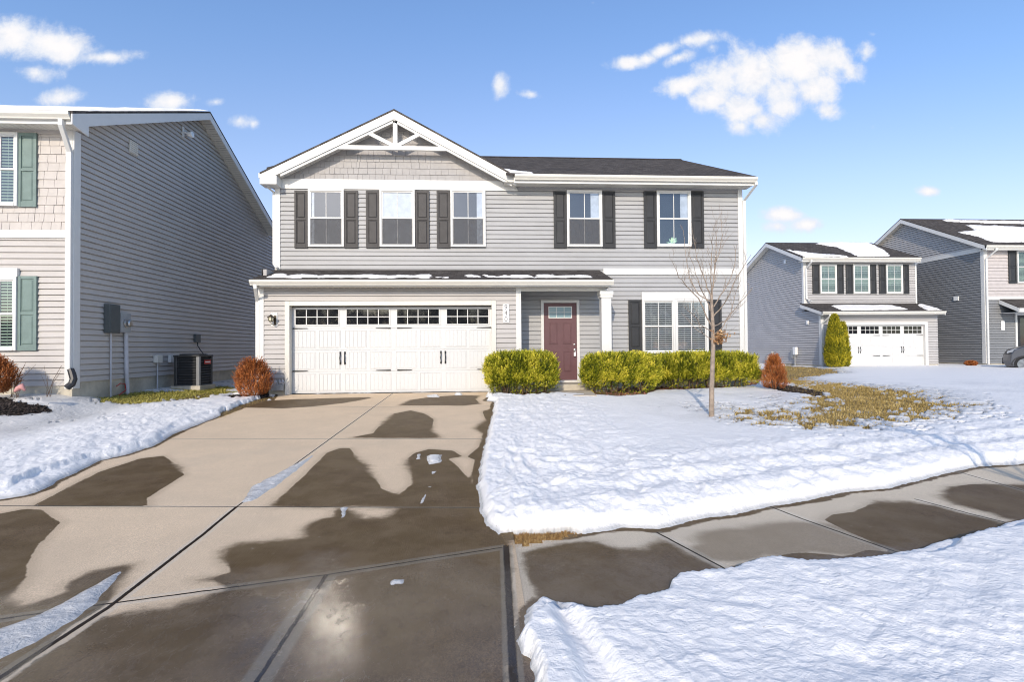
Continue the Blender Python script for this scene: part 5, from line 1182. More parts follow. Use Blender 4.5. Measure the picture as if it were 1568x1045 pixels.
# its gas and power meters
def meter(px, py0, py1, label, gas):
    y_, z1_ = onX(px, py0, x1l-.12); z0_ = onX(px, py1, x1l-.12)[1]; L = thing('gas_meter' if gas else 'electric_meter', (x1l-.12, y_, 0), label, 'meter')
    b = MB(); X_ = x1l-.12
    if gas:
        b.tube([(X_, y_+.35, -.02), (X_, y_+.35, .45), (X_, y_+.1, .62), (X_, y_-.15, .62)], .035, 8); b.tube([(X_, y_-.15, .62), (X_, y_-.3, .75), (X_+.1, y_-.4, .75)], .03, 8); b.build('pipe', M['box_grey'], L)
        b = MB(); b.box(X_-.12, X_+.06, y_-.05, y_+.2, .25, .55); b.lathe([(0,-.07),(.09,-.06),(.10,0),(.09,.06),(0,.07)], (X_, y_-.33, .72), 'X', 12); b.build('meter_body', M['box_grey'], L, bevel=.03)
    else:
        b.box(X_-.05, X_+.09, y_-.13, y_+.13, z1_-.42, z1_); b.build('meter_body', M['plaque'], L, bevel=.02)
        b = MB(); b.box(X_-.02, X_+.09, y_+.14, y_+.35, z1_-.6, z1_-.15); b.tube([(X_, y_, z1_-.4), (X_, y_, -.02)], .03, 8); b.build('conduit', M['box_grey'], L)
meter(1177, 534, 556, 'grey gas meter with bent pipes at the back of the blue grey side wall', True)
meter(1217, 532, 556, 'white meter box on a conduit on the blue grey side wall', False)
# --- taller house at the right edge
Y2 = 24.7; x2l = onY(1508, 470, Y2)[0]; H4 = thing('house', (x2l, Y2, 0), 'dark blue grey gabled house at the right edge with rose shake front', 'house')
Y2o = Y2-.35; ze2 = onY(1540, 375.8, Y2o-.1)[1]; zs2 = ze2-.2; XA4 = onY(1503, 378, Y2o)[0]
XA4 = x2l-.32; yr2, zr2 = onX(1378.5, 335, XA4); m2 = (zr2-ze2)/(yr2-Y2o+.1); Y2b = 2*yr2-Y2; X4e = x2l+11; yb2 = 2*yr2-Y2o+.1
s = MB(); siding_wall(s, west(x2l), lambda z: (Y2+.1+max(0, (z-zs2-.25)/m2), Y2b-max(0, (z-zs2-.25)/m2)), zs2+.1, zr2-.2, cs, zb1, .036, .028); s.build('gable_wall', M['siding_blue'], H4)
s = MB(); siding_wall(s, west(x2l), const(Y2+.1, Y2b), zb1, zs2+.1, cs, zb1, .036, .028)
s.box(x2l+.013, x2l+.1, Y2, Y2b, -.5, zs2); s.prism([(x2l+.013, Y2, zs2), (x2l+.013, yr2, zr2-.2), (x2l+.013, Y2b, zs2)], (.08, 0, 0)); s.build('wall', M['siding_slate'], H4)
zb_ = onY(1540, 459.5, Y2)[1]; zb2_ = onY(1540, 456, Y2)[1]
s = MB(); siding_wall(s, front(Y2), const(x2l+.12, X4e), zb1, zb_, cs, zb1, .036, .028); s.box(x2l+.02, X4e, Y2+.013, Y2+.1, -.4, zs2); s.build('wall', M['siding_slate'], H4); s = MB(); s.box(x2l+.11, X4e, Y2b-.1, Y2b, -.4, zs2); s.build('wall', M['siding_blue'], H4)
s = MB(); siding_wall(s, front(Y2), const(x2l+.12, X4e), zb2_, zs2, .17, zb2_); s.build('shake_wall', M['shake_rose'], H4)
s = MB(); s.box(x2l+.12, X4e, Y2-.05, Y2-.0, zb_-.0, zb2_+.05); s.build('trim_board', M['white'], H4)
s = MB(); s.box(x2l, X4e, Y2+.001, Y2+.15, -.4, zb1); s.box(x2l+.003, x2l+.15, Y2+.15, Y2b, -.4, zb1); s.build('foundation', M['foundation'], H4)
corner(H4, x2l, Y2, zb1, zs2, -1, wd=.16)
slab(H4, [(XA4, Y2o-.1, ze2+.02), (X4e, Y2o-.1, ze2+.02), (X4e, yr2, zr2), (XA4, yr2, zr2)], .05, M['roof']); slab(H4, [(XA4, yb2, ze2+.02), (XA4, yr2, zr2), (X4e, yr2, zr2), (X4e, yb2, ze2+.02)], .05, M['roof'])
b = MB(); xx = XA4; b.prism([(xx, Y2o-.1, ze2-.035), (xx, yr2, zr2-.055), (xx, yr2, zr2-.27), (xx, Y2o-.1, ze2-.25)], (.024, 0, 0)); b.prism([(xx, yb2, ze2-.035), (xx, yr2, zr2-.055), (xx, yr2, zr2-.27), (xx, yb2, ze2-.25)], (.024, 0, 0)); b.build('fascia', M['white'], H4)
b = MB(); b.add([(XA4+.025, Y2o, zs2+.01), (x2l, Y2o, zs2+.01), (x2l, yr2, zs2+.01+m2*(yr2-Y2o)), (XA4+.025, yr2, zs2+.01+m2*(yr2-Y2o))], [(0,1,2,3)]); b.add([(XA4+.025, yb2, zs2+.01), (x2l, yb2, zs2+.01), (x2l, yr2, zs2+.01+m2*(yr2-Y2o)), (XA4+.025, yr2, zs2+.01+m2*(yr2-Y2o))], [(0,1,2,3)]); b.build('soffit', M['soffit'], H4)
# the white belt board at eave height on the gable wall
b = MB(); b.box(x2l-.045, x2l-.022, Y2+.1, Y2b, zs2-.02, zs2+.22); b.build('trim_board', M['white'], H4)
b = MB(); b.box(XA4+.03, X4e, Y2o-.02, Y2o, ze2-.22, ze2-.03); b.build('fascia', M['white'], H4); gutter(H4, XA4, X4e, Y2o-.022, ze2, .14, .12); soffit(H4, XA4+.03, X4e, Y2o, Y2, zs2)
duct(H4, [(x2l+.22, Y2o-.1, ze2-.12), (x2l+.22, Y2o-.1, ze2-.25), (x2l+.04, Y2-.09, ze2-.62), (x2l+.04, Y2-.09, .1)], .045, .03)
for k, a in enumerate((1555.8, 1640, 1720)):
    q = rectY(Y2, a, a+27, 384, 434); house_window(H4, Y2, *q, blinds='blind_green', screen=False, fw=.06)
    for e in (a-12.8, a+28): q = rectY(Y2, e, e+12, 384, 434.5); shutter(H4, Y2, *q, M['shutter_black'])
# little gable porch over its door
q = rectY(Y2-1.0, 1543, 1640, 456, 478); px0, px1 = q[0]+.6, q[1]+.6
b = MB(); za, zb = zb_-.45, zb_+.05; b.prism([(px0, Y2-1.0, za), (px1, Y2-1.0, za), (px1, Y2-.03, zb), (px0, Y2-.03, zb)], (0, 0, -.05)); b.build('porch_roof', M['roof'], H4)
b = MB(); b.prism([(px0-.02, Y2-1.0, za-.052), (px0-.02, Y2-.03, zb-.052), (px0-.02, Y2-.03, zb-.25), (px0-.02, Y2-1.0, za-.25)], (.03, 0, 0)); b.box(px0+.02, px1, Y2-1.02, Y2-.99, za-.25, za-.053); b.box(px0+.02, px1, Y2-.98, Y2-.05, za-.255, za-.24); b.build('fascia', M['white'], H4)
q = rectY(Y2, 1554, 1600, 480, 560); b = MB(); b.box(q[0], q[0]+.1, Y2-.06, Y2-.0, .1, q[3]); b.box(q[0]+.1, q[0]+1.15, Y2-.06, Y2, q[3]-.1, q[3]); b.box(q[0]+1.05, q[0]+1.15, Y2-.06, Y2, .1, q[3]-.1); b.build('door_frame', M['white'], H4)
b = MB(); b.box(q[0]+.1, q[0]+1.05, Y2-.045, Y2-.025, .12, q[3]-.1); d_ = b.build('front_door', M['shutter_black'], H4); MB().add([(q[0]+.25, Y2-.048, .4), (q[0]+.9, Y2-.048, .4), (q[0]+.9, Y2-.048, q[3]-.25), (q[0]+.25, Y2-.048, q[3]-.25)], [(0,1,2,3)]).build('glass_pane', M['glass'], d_)
q = rectY(Y2, 1532, 1537.2, 492, 506); b = MB(); b.box(q[0], q[1], Y2-.05, Y2-.02, q[2], q[3]); b.build('house_number_plaque', M['plaque'], H4, bevel=.01)
y_, z_ = onX(1464.5, 457.5, x2l-.03); b = MB(); b.box(x2l-.07, x2l-.02, y_-.13, y_+.13, z_-.11, z_+.11); b.build('wall_vent', M['plaque'], H4)
n2 = Vector((0, -m2, 1)); p2 = (XA4, Y2o-.1, ze2+.02); rp3 = lambda *q: [roofpt(*k, p2, n2) for k in q]
shed_patch('roof_snow', 'large snow patches on the roof of the right edge house', [rp3((1483,345.5),(1545,348),(1600,350),(1700,352),(1700,372),(1520,371),(1497,362),(1470,356),(1496,354)), rp3((1445,337),(1500,339),(1600,340),(1600,343.5),(1510,341.5),(1450,339.5))], lambda x, y: ze2+.02+m2*(y-Y2o+.1), .09, 640, .1)
# --- far house seen through the gap
Yf = 62; H5 = thing('house', (onY(1145, 530, Yf)[0], Yf, 0), 'distant pale house with dark garage door seen in the gap between two houses', 'house')
q = rectY(Yf, 1120, 1152.5, 511, 560); b = MB(); siding_wall(b, front(Yf), const(q[0], q[1]+2), 0, q[3], .16); b.box(q[0], q[1]+2, Yf+.02, Yf+8, -.5, q[3]); b.build('wall', M['siding'], H5)
q2 = rectY(Yf, 1118, 1154, 495, 511); b = MB(); b.prism([(q2[0], Yf-.4, q2[2]-.05), (q2[1]+2, Yf-.4, q2[2]-.05), (q2[1]+2, Yf+4, q2[3]+.4), (q2[0], Yf+4, q2[3]+.4)], (0, 0, -.15)); b.build('roof', M['roof'], H5)
q3 = rectY(Yf, 1143.5, 1152, 521, 541); b = MB(); b.box(q3[0], q3[1], Yf-.08, Yf-.01, .0, q3[3]); b.build('garage_door', M['shutter_black'], H5)
q3 = rectY(Yf, 1141, 1153, 517.5, 521); b = MB(); b.box(q3[0], q3[1], Yf-.12, Yf-.01, q3[2], q3[3]); b.build('trim_board', M['white'], H5)
q3 = rectY(Yf, 1147, 1151, 508.5, 517); b = MB(); b.box(q3[0], q3[1], Yf-.3, Yf-.22, q3[2], q3[3]); b.build('window', M['interior'], H5)
# ================================================================== PLANTS
def sprays(n_s, place, ln, leaf, wd, per, spread, seed, var_fn=None, curl=0.0):
    """n_s little sprigs; place(rng,n) -> base points (n,3), directions (n,3). returns V, F, var"""
    r = np.random.default_rng(seed); P, Dr = place(r, n_s); Dr = Dr/np.linalg.norm(Dr, axis=1, keepdims=True)
    L = ln*r.uniform(.6, 1.35, n_s); V = []; var = []
    ref = np.tile(np.array([[.3, .2, .93]]), (n_s, 1)); A = np.cross(Dr, ref); A /= np.linalg.norm(A, axis=1, keepdims=True)+1e-9; B = np.cross(A, Dr)
    base = r.uniform(0, 1, n_s) if var_fn is None else var_fn(P, r)
    for k in range(per):
        t = (k+.5)/per; an = r.uniform(0, 2*np.pi, n_s); rad_ = A*np.cos(an)[:,None]+B*np.sin(an)[:,None]
        s = P+Dr*(L*t)[:,None]; d = Dr+rad_*spread*r.uniform(.5, 1.4, n_s)[:,None]; d /= np.linalg.norm(d, axis=1, keepdims=True)
        sd = np.cross(d, rad_); sd /= np.linalg.norm(sd, axis=1, keepdims=True)+1e-9; sd = sd*np.cos(an*2)[:,None]+np.cross(sd, d)*np.sin(an*2)[:,None]
        ll = (leaf*r.uniform(.6, 1.3, n_s)*(1-.35*t))[:,None]; ww = (wd*r.uniform(.7, 1.2, n_s))[:,None]
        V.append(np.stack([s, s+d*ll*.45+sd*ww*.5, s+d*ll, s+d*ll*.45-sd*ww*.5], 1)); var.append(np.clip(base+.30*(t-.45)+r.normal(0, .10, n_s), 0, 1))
    V = np.concatenate(V).reshape(-1, 3); var = np.concatenate(var); F = np.arange(len(V)).reshape(-1, 4); return V, F, var
def hedge(px0, px1, yf, yb, ztop, label, seed, n=8000, bulge=None, mat='hedge', tilt=0, tan=.0):
    x0 = onY(px0, 570, (yf+yb)/2)[0]; x1 = onY(px1, 570, (yf+yb)/2)[0]; z0 = zg(np.array((x0+x1)/2), np.array(yf)).item()
    cx, cy = (x0+x1)/2, (yf+yb)/2; hx, hy, H = (x1-x0)/2, (yb-yf)/2, ztop-z0
    L = thing('hedge', (cx, cy, z0), label, 'hedge', 'clipped yellow green hedges along the house front')
    def place(r, m):
        # points on a rounded block: random direction pushed out to a superellipsoid, most near the surface
        u = r.normal(0, 1, (m, 3)); u[:,2] = np.abs(u[:,2])*1.0-.35; e = 5.0
        q = np.abs(u/np.array([1, 1, 1]))**e; s = (q.sum(1))**(-1/e); u = u*s[:,None]
        dep = np.where(r.random(m) < .72, r.uniform(.86, 1.0, m), r.uniform(.55, .9, m))
        p = u*dep[:,None]; zz = p[:,2]; tuck = 1-.16*sst(-zz, -.2, 1.0)                    # drawn in a little at the foot
        L_ = r.random(m) < .10; dep = np.where(L_, dep*r.uniform(1.0, 1.07, m), dep); p = u*dep[:,None]
        lump = 1+.11*fbm(p[:,0]*hx*3.0+seed, zz*2.6+p[:,1], 4, seed)
        X_ = cx+p[:,0]*hx*tuck*lump; Y_ = cy+p[:,1]*hy*tuck*lump; Z_ = z0+H*(.42+.58*np.where(zz > 0, zz*(.93+.05*fbm(p[:,0]*6, p[:,1]*4, 3, seed+3)), zz*.74))-.03
        nrm = u/np.array([hx, hy, H*.5]); nrm /= np.linalg.norm(nrm, axis=1, keepdims=True)
        d = nrm*.55+np.array([tilt, -.10, .66])+r.normal(0, .30, (m, 3))
        return np.stack([X_, Y_, Z_], -1), d
    vf = lambda P, r: np.clip(.42+.60*fbm(P[:,0]*6, P[:,2]*6+P[:,1], 4, seed+9)+r.normal(0, .22, len(P)), 0, 1)  # noise spreads the painted lit and dark tones to suggest depth
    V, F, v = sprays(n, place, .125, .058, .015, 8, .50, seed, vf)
    fast_mesh('foliage', V, F, M[mat], L, smooth=False, fattrs={'var': v})
    b = MB(); r = random.Random(seed)
    for k in range(14):
        x = cx+r.uniform(-.7, .7)*hx; y = cy+r.uniform(-.3, .3)*hy; b.tube([(x, y, z0-.05), (x+r.uniform(-.08,.08), y+r.uniform(-.1,.1), z0+H*.35), (x+r.uniform(-.25,.25), y+r.uniform(-.25,.25), z0+H*.75)], [.02, .014, .006], 6)
    b.build('stem', M['bark_dark'], L)
    return L
def zt_(px, py, y): return onY(px, py, y)[1]
hedge(745, 851, 11.72, 12.52, zt_(800, 540, 12.1), 'squarish yellow green hedge between the garage door and the entrance', 21, 8500)
hedge(892, 1006, 11.98, 12.52, zt_(950, 542, 12.2), 'yellow green hedge right of the plum front door, leaning right at its base', 22, 8500, tilt=.35)
hedge(1000, 1157, 12.66, 13.40, zt_(1080, 541, 12.9), 'longest yellow green hedge under the double window behind the young tree', 23, 11000)
def upright(px, py0, py1, hwpx, Y, label, mat, seed, n, ln=.10, leaf=.05, wd=.012, shape='egg', name='shrub', cat='shrub', group=None, spread=.45, z0=None):
    x, zb_ = onY(px, py1, Y); z0 = zg(np.array(x), np.array(Y)).item() if z0 is None else z0; ztp = onY(px, py0, Y)[1]; H = ztp-z0; hw = hwpx*Y/FPX
    L = thing(name, (x, Y, z0), label, cat, group)
    def place(r, m):
        t = r.random(m)**.85; a = r.uniform(0, 2*np.pi, m)
        if shape == 'egg': prof = np.sin(np.pi*np.clip(.12+.80*t, 0, 1))**.75*(1-.25*t)
        else: prof = (1-t)**.62*np.minimum(1, .62+t*2.2)
        rr = prof*hw*np.where(r.random(m) < .7, r.uniform(.78, 1.04, m), r.uniform(.2, .8, m)); lump = 1+.16*fbm(a*1.6+seed, t*6, 3, seed)
        p = np.stack([x+rr*lump*np.cos(a), Y+rr*lump*np.sin(a), z0+.03+t*H*.93], -1)
        d = np.stack([np.cos(a)*.42, np.sin(a)*.42, np.full(m, 1.0)], -1)+r.normal(0, .20, (m, 3)); return p, d
    vf = lambda P, r: np.clip(.45+.35*fbm(P[:,0]*4, P[:,2]*4, 3, seed+4)+r.normal(0, .2, len(P)), 0, 1)
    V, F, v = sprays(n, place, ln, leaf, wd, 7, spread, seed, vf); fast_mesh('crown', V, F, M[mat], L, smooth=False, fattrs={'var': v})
    b = MB(); r = random.Random(seed)
    for k in range(6):
        a = r.uniform(0, 6.28); b.tube([(x, Y, z0-.05), (x+.25*hw*math.cos(a), Y+.25*hw*math.sin(a), z0+H*.3), (x+.5*hw*math.cos(a), Y+.5*hw*math.sin(a), z0+H*.65)], [.018, .012, .004], 6)
    b.build('trunk', M['bark_dark'], L); return L
upright(387.5, 557, 607, 25, 11.95, 'rust orange dead shrub at the garage corner', 'rust', 31, 1900, .17, .055, .012, spread=.30)
upright(1186, 549, 597, 19.5, 12.2, 'small rust orange dead conifer on the lawn right of the hedges', 'rust', 32, 1500, .14, .05, .011, 'cone', spread=.30)
upright(-14, 553, 603, 30, 9.7, 'brown dead shrub cut off by the left edge before the left house', 'rust', 33, 2200, .12, .05, .012, z0=.28)
upright(1279, 482, 562, 15.5, 24.0, 'slim pointed evergreen beside the white garage door of the blue grey house', 'cedar', 34, 9000, .16, .09, .030, 'cone', 'evergreen_tree', 'evergreen')
upright(1291, 494, 561, 10, 24.2, 'lower evergreen spire close behind the slim pointed one', 'cedar', 35, 5000, .16, .09, .030, 'cone', 'evergreen_tree', 'evergreen')
upright(1487, 556.5, 562.5, 8, 24.0, 'low reddish brown shrub at the foot of the dark gabled side wall', 'rust', 36, 900, .10, .07, .02)
# withered stems with a red berry and two brown leaves in front of the left house
L = thing('dry_perennial', (onY(22, 600, 9.8)[0], 9.8, .3), 'bare arching stems of a dead perennial in snow before the left house', 'plant')
b = MB(); r = random.Random(5); x0 = onY(20, 597, 9.8)[0]; x0b = onY(66, 597, 9.8)[0]
for k in range(9):
    dx = r.uniform(-.10, .42); hh = r.uniform(.35, .62); b.tube([(x0+r.uniform(-.05,.1), 9.8, .25), (x0+dx*.4, 9.78, .3+hh*.5), (x0+dx*1.1, 9.75, .3+hh)], [.005, .004, .002], 4)
b.build('stem', M['bark_dark'], L)
L2 = thing('dry_perennial', (x0b, 9.9, .3), 'thin upright dead stems in front of the siding left of the corner downspout', 'plant')
b = MB()
for k in range(7):
    dx = r.uniform(-.15, .25); hh = r.uniform(.3, .55); b.tube([(x0b+r.uniform(-.05,.1), 9.9, .25), (x0b+dx*.4, 9.9, .3+hh*.5), (x0b+dx, 9.9, .3+hh)], [.004, .003, .002], 4)
b.build('stem', M['bark_dark'], L2)
x_, z_ = onY(30, 597, 9.3); b = MB(); b.tube([(x_-.08, 9.3, z_-.03), (x_-.02, 9.3, z_+.02), (x_+.03, 9.3, z_+.06), (x_+.09, 9.3, z_-.02)], [.02, .045, .05, .015], 7)
tag(b.build('garden_stone', material('pink_stone', (.55,.27,.25), .8, .2, .2, 20), smooth=True), 'small pink stone poking out of the snow mound on the left', 'stone')
# ---- the young bare tree
def branch(b, p, d, L, r, depth, rnd, tips=None, up=.10):
    n = 4; pts = [Vector(p)]; rs = [r]; d = Vector(d).normalized()
    for i in range(n):
        d = (d + Vector((rnd.uniform(-.14,.14), rnd.uniform(-.14,.14), rnd.uniform(-.02,.12)+up*.3))).normalized(); pts.append(pts[-1]+d*L/n); rs.append(r*(1-.62*(i+1)/n))
    b.tube(pts, rs, 6 if r > .008 else 4, cap=False)
    if depth > 0:
        for i in range(1, n+1):
            for s in range(rnd.choice((0, 1, 1, 2))):
                a = rnd.uniform(0, 6.28); q = (d*.9+Vector((math.cos(a), math.sin(a), .35))*.62).normalized(); branch(b, pts[i], q, L*rnd.uniform(.28, .5), max(.0022, rs[i]*.55), depth-1, rnd, tips)
def limb(b, pix, Y0, dy, r0, rnd, depth=1, r1=.0035):
    n = len(pix); pts = []
    for i, (px, py) in enumerate(pix):
        Yv = Y0+dy*i/(n-1); x, z = onY(px, py, Yv); pts.append(Vector((x, Yv, z)))
    # refine
    P = []; 
    for i in range(n-1):
        for k in range(3): P.append(pts[i].lerp(pts[i+1], k/3)+Vector((rnd.uniform(-.008,.008), rnd.uniform(-.012,.012), 0))*(0 if i == 0 and k == 0 else 1))
    P.append(pts[-1]); N = len(P); rs = [r0+(r1-r0)*(i/(N-1))**.8 for i in range(N)]
    b.tube(P, rs, 7, cap=False)
    for i in range(1, N):
        t = i/(N-1); d = (P[i]-P[i-1]).normalized()
        for s in range(rnd.choice((0, 1, 1, 1)) if t > .2 else 0):
            a = rnd.uniform(0, 6.28); q = (d+Vector((math.cos(a), math.sin(a)*.8, .2))*.62).normalized(); branch(b, P[i], q, rnd.uniform(.16, .42)*(1.15-t*.5), max(.002, rs[i]*.5), depth, rnd)
tx, ty = G(1089.5, 639); TY = ty
TR = thing('young_tree', (tx, TY, zg(np.array(tx), np.array(TY)).item()), 'young bare tree with a slim pale trunk standing in the snowy lawn', 'tree')
rnd = random.Random(12); b = MB()
tp = [(1089.5,644),(1089.8,600),(1091,560),(1092,530),(1091.5,500),(1090,470),(1089.5,452)]; pts = [Vector((onY(a, c, TY)[0], TY, onY(a, c, TY)[1])) for a, c in tp]; pts[0].z = TR.location.z-.05
b.tube(pts, [.047, .042, .038, .036, .032, .026, .022], 12, cap=False); b.build('trunk', M['bark'], TR, smooth=True)
b = MB(); Tl = [([(1091.5,505),(1080,480),(1070,457),(1050,436),(1040,425),(1030,402)], -.5, .015), ([(1090,480),(1083,462),(1072,440),(1066,420),(1055,385)], .4, .013), ([(1089,455),(1083,440),(1076,420),(1067,395),(1060,352)], -.3, .014),
      ([(1088,462),(1070,452),(1056,425),(1050,390),(1046,352)], .6, .012), ([(1089.5,455),(1091,440),(1092.7,427),(1096,401),(1097,370),(1096,338)], .15, .018), ([(1090,453),(1088,430),(1090,400),(1091,370),(1094,345)], -.5, .012),
      ([(1093,470),(1103,452),(1114,437),(1124,410),(1128,375)], .4, .014), ([(1092,485),(1105,470),(1112,460),(1128,425),(1150,390)], -.4, .014), ([(1093,513),(1104,505),(1115,488),(1132,465),(1153,440)], .3, .013),
      ([(1090,508),(1072,497),(1064,484),(1052,475)], -.6, .009), ([(1088,519),(1078,512),(1070,508),(1062,500)], .2, .007), ([(1097,401),(1102,385),(1106,360),(1105,338)], .3, .009), ([(1092,520),(1106,515),(1114,512)], -.3, .006), ([(1093,500),(1110,492),(1120,478),(1126,450),(1134,430)], .8, .011)]
for pix, dy, r0 in Tl: limb(b, pix, TY, dy, r0, rnd)
b.build('crown', M['bark'], TR, smooth=True)
# clump of dead leaves caught in the fork
nx, nz = onY(1104, 516, TY-.05)
def place(r, m):
    p = r.normal(0, 1, (m, 3))*np.array([.06, .05, .045])+np.array([nx, TY-.05, nz]); d = r.normal(0, 1, (m, 3)); return p, d
V, F, v = sprays(120, place, .05, .065, .028, 3, 1.0, 77)
tag(fast_mesh('leaf_clump', V, F, M['deadleaf'], smooth=False, fattrs={'var': v}), 'clump of dry brown leaves caught in the fork of the young tree', 'leaf clump')
# ---- a bigger bare street tree on the verge, outside the picture; its shadow lies across the pavement
SX, SY = 4.35, 1.15
ST = thing('street_tree', (SX, SY, -.45), 'bare street tree on the verge beyond the right edge, casting its shadow over the pavement', 'tree')
rnd = random.Random(3); b = MB(); b.tube([(SX, SY, -.5), (SX, SY, .6), (SX+.03, SY, 1.5), (SX+.02, SY+.03, 2.3), (SX, SY, 3.1)], [.055, .045, .038, .028, .014], 8, cap=False); b.build('trunk', M['bark'], ST, smooth=True)
b = MB()
for k in range(12):
    a = k*2.4; branch(b, (SX, SY, 1.3+k*.15), (math.cos(a)*.7, math.sin(a)*.7, 1.0), rnd.uniform(.7, 1.2), .018, 2, rnd)
b.build('crown', M['bark'], ST)
# ---- plant on the window sill (fifth upper window)
px_, pz_ = onY(1028, 368, YU-.05)
L = thing('window_plant', (px_, YU-.041, pz_-.1), 'pale green leafy plant on the sill inside the rightmost upper window', 'plant')
b = MB(); r = random.Random(8)
for k in range(16):
    a = math.radians(r.uniform(15, 165)); ln = r.uniform(.12, .24); dx, dz = math.cos(a)*ln, math.sin(a)*ln; nx_, nz_ = -math.sin(a)*.022, math.cos(a)*.022; x0, z0 = px_, pz_-.09; yy = YU-.0405-.0004*k
    b.add([(x0, yy, z0), (x0+dx*.5+nx_, yy-.002, z0+dz*.5+nz_), (x0+dx, yy, z0+dz*.9), (x0+dx*.5-nx_, yy+.001, z0+dz*.5-nz_)], [(0,1,2,3)])
b.build('leaf', material('pale_leaf', (.42,.62,.42), .6), L)
b = MB(); b.box(px_-.05, px_+.05, YU-.0445, YU-.035, pz_-.16, pz_-.07); b.build('pot', M['plaque'], L)

# ================================================================== PARKED CAR at the right edge
M['carpaint'] = material('silver_grey_car_paint', (.12,.12,.13), .28, .6, 0, metal=.65, coat=.6)
M['tyre'] = material('tyre_rubber', (.025,.025,.026), .8, .2); M['alloy'] = material('alloy_rim', (.35,.36,.37), .3, .5, metal=.9)
M['carglass'] = glass_mat('car_glass', .35, (.25,.28,.3)); M['headlamp'] = material('headlamp_lens', (.25,.27,.30), .08, .8)
CAR_A = math.radians(-47); wy_ = 20.9; wx_, wz_ = onY(1569, 558.0, wy_); gz = wz_-.36
cx0 = wx_-(.86*math.cos(CAR_A)-.10*math.sin(CAR_A)); CARY = wy_-(.86*math.sin(CAR_A)+.10*math.cos(CAR_A))
K = thing('parked_car', (cx0, CARY, gz), 'silver grey car parked at the right edge with only its nose and front wheel showing', 'car')
K.rotation_euler.z = CAR_A
def cp(x, y, z): return (cx0+x, CARY+y, gz+z)
def arch(xc, r=.40, n=9): return [(xc+r*math.cos(math.pi-math.pi*i/(n-1)), .30+r*math.sin(math.pi-math.pi*i/(n-1))*1.02) for i in range(n)]
low = [(.12,.24),(.42,.22)]+arch(.86)+[(1.35,.24),(3.1,.24)]+arch(3.55)+[(4.05,.26),(4.42,.34),(4.50,.62),(4.48,.95),(4.40,1.16)]
belt = [(3.6,1.18),(2.4,1.17),(1.35,1.20),(.95,1.19),(.45,1.14),(.15,1.02),(.03,.78),(.0,.50),(.05,.36)]
prof = low+belt; Wc = 1.82; b = MB()
lay = [(0.0, .955), (.10, .985), (.28, 1.0), (Wc-.28, 1.0), (Wc-.10, .985), (Wc, .955)]
vs = []; n = len(prof)
for (yy, s) in lay:
    for (x, z) in prof:
        inset = 0 if .3 < yy < 1.5 else (.06 if z > .9 else 0.0)
        nose = .42*(abs(yy-Wc/2)/(Wc/2))**2.5*(1 if x < .5 else 0)
        vs.append(cp(x+nose, yy, z-inset*.5))
fs = [tuple(range(n-1, -1, -1)), tuple(5*n+k for k in range(n))]
for j in range(5):
    for k in range(n): k2 = (k+1) % n; fs.append((j*n+k, j*n+k2, (j+1)*n+k2, (j+1)*n+k))
b.add(vs, fs); body = b.build('body', M['carpaint'], K, bevel=.02)
b = MB(); cab = [(1.15,1.17),(1.85,1.60),(2.3,1.68),(3.3,1.68),(3.95,1.52),(4.35,1.14)]
v0 = [cp(x, .05, z) if z < 1.2 else cp(x, .22, z) for x, z in cab]; v1 = [cp(x, Wc-.05, z) if z < 1.2 else cp(x, Wc-.22, z) for x, z in cab]; n = len(cab)
b.add(v0+v1, [tuple(range(n)), tuple(range(2*n-1, n-1, -1))]+[(i, (i+1) % n, n+(i+1) % n, n+i)[::-1] for i in range(n)]); b.build('cabin', M['carpaint'], K, bevel=.02)
for (pts, nm) in (([(1.40,1.10),(1.92,1.45),(2.62,1.52),(2.62,1.10)], 'window'), ([(2.70,1.10),(2.70,1.52),(3.3,1.50),(3.62,1.38),(3.62,1.12)], 'window')):
    b = MB(); b.add([cp(x, .05+(z-1.03)*.30-.012, z) for x, z in pts], [tuple(range(len(pts)))]); b.build(nm, M['carglass'], K)
b = MB(); b.add([cp(1.20,.16,1.075), cp(1.84,.30,1.485), cp(1.84,Wc-.30,1.485), cp(1.20,Wc-.16,1.075)], [(0,1,2,3)]); o = b.build('windscreen', M['carglass'], K); o.data.transform(Matrix.Translation((-.012, 0, .012)))
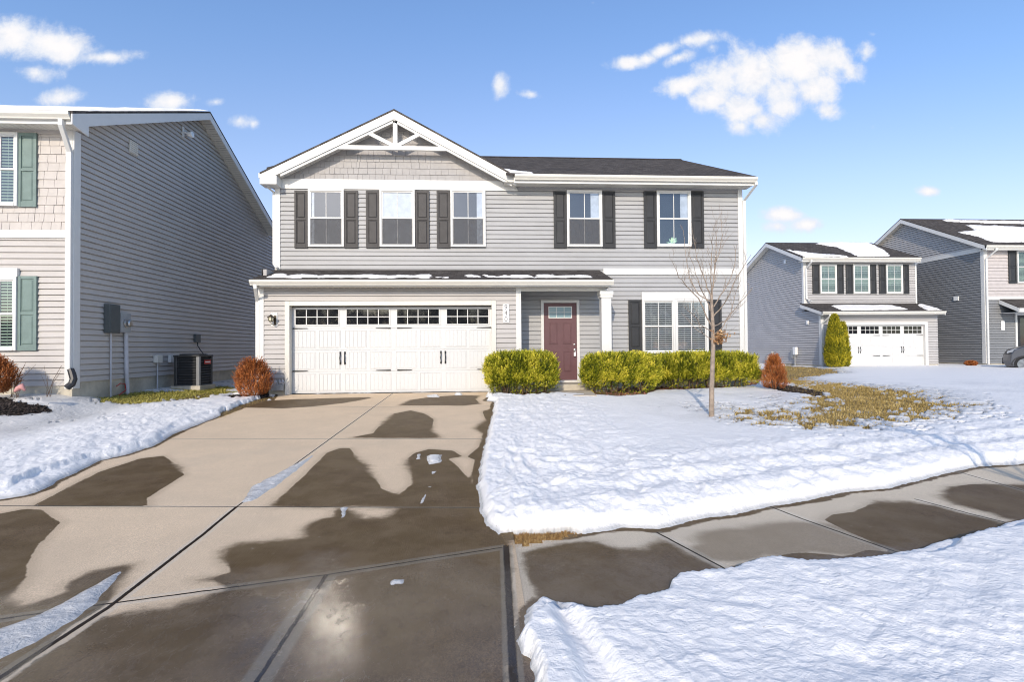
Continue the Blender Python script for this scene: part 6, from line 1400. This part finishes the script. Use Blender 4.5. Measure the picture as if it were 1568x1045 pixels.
for xc in (.86, 3.55):
    for yy, s in ((.10, -1), (Wc-.10, 1)):
        c = cp(xc, yy, .36); b = MB(); b.lathe([(.19,-.10),(.33,-.105),(.355,-.08),(.36,0),(.355,.08),(.33,.105),(.19,.10)], c, 'Y', 32); wh = b.build('wheel', M['tyre'], K, smooth=False)
        b = MB(); f = .105*s
        b.lathe([(.19,0),(.225,0),(.235,.012*s),(.225,-.03*s),(.19,-.03*s)], (c[0], c[1]+f, c[2]), 'Y', 32)
        b.lathe([(0,.012*s),(.045,.012*s),(.055,-.01*s),(0,-.02*s)], (c[0], c[1]+f, c[2]), 'Y', 16)
        for k in range(5):
            for e in (-.16, .16):
                a = k*2*math.pi/5+.3+e; a2 = k*2*math.pi/5+.3+e*.4; nx_, nz_ = -math.sin(a)*.016, math.cos(a)*.016
                b.prism([(c[0]+.04*math.cos(a2)+nx_, c[1]+f, c[2]+.04*math.sin(a2)+nz_), (c[0]+.21*math.cos(a)+nx_, c[1]+f, c[2]+.21*math.sin(a)+nz_), (c[0]+.21*math.cos(a)-nx_, c[1]+f, c[2]+.21*math.sin(a)-nz_), (c[0]+.04*math.cos(a2)-nx_, c[1]+f, c[2]+.04*math.sin(a2)-nz_)], (0, -.02*s, 0))
        b.build('rim', M['alloy'], wh)
        b = MB(); b.lathe([(0,0),(.19,0),(.19,.01),(0,.01)], (c[0], c[1]+.05*s, c[2]), 'Y', 20); b.build('brake_disc', M['black_plastic'], wh)
for yy in (.02, Wc-.42):
    b = MB(); b.prism([cp(.30,yy,.82), cp(.33,yy,.93), cp(.55,yy,1.03), cp(.72,yy,1.04), cp(.52,yy,.90)], (0, .40, 0)); b.build('headlight', M['headlamp'], K, bevel=.01)
b = MB(); b.box(cx0+.155, cx0+.30, CARY+.58, CARY+Wc-.58, gz+.34, gz+.62); b.build('grille', M['black_plastic'], K, bevel=.02)
b = MB()
for xc in (.86, 3.55):
    A = [(xc+.43*math.cos(a), .30+.43*math.sin(a)) for a in [math.pi-math.pi*i/12 for i in range(13)]]; Bq = [(xc+.385*math.cos(a), .30+.385*math.sin(a)) for a in [math.pi*i/12 for i in range(13)]]
    b.prism([cp(x, -.012, z) for x, z in A+Bq], (0, .03, 0))
b.build('wheel_arch_trim', M['black_plastic'], K)
b = MB(); b.box(cx0+1.42, cx0+1.52, CARY-.16, CARY-.0, gz+1.06, gz+1.20); b.build('wing_mirror', M['carpaint'], K, bevel=.03)

# ---- a belt of bare trees and scrub far behind the viewer, which the windows mirror
def place(r, m):
    x = r.uniform(-75, 75, m); h = 5.5+3.5*fbm(x*.09, x*0+3, 3, 5); y = r.uniform(-47, -41, m); z = h*r.random(m)**.8
    return np.stack([x, y, z-.4], -1), np.stack([r.normal(0, .5, m), r.normal(0, .3, m), np.ones(m)], -1)
V, F, v = sprays(9000, place, 1.3, 1.1, .22, 5, .5, 88)
tag(fast_mesh('distant_woods', V, F, leaf_mat('winter_twigs', (.05,.04,.03), (.10,.08,.06), (.17,.14,.11)), smooth=False, fattrs={'var': v}), 'far belt of bare winter trees mirrored in the windows', None, None, 'stuff')
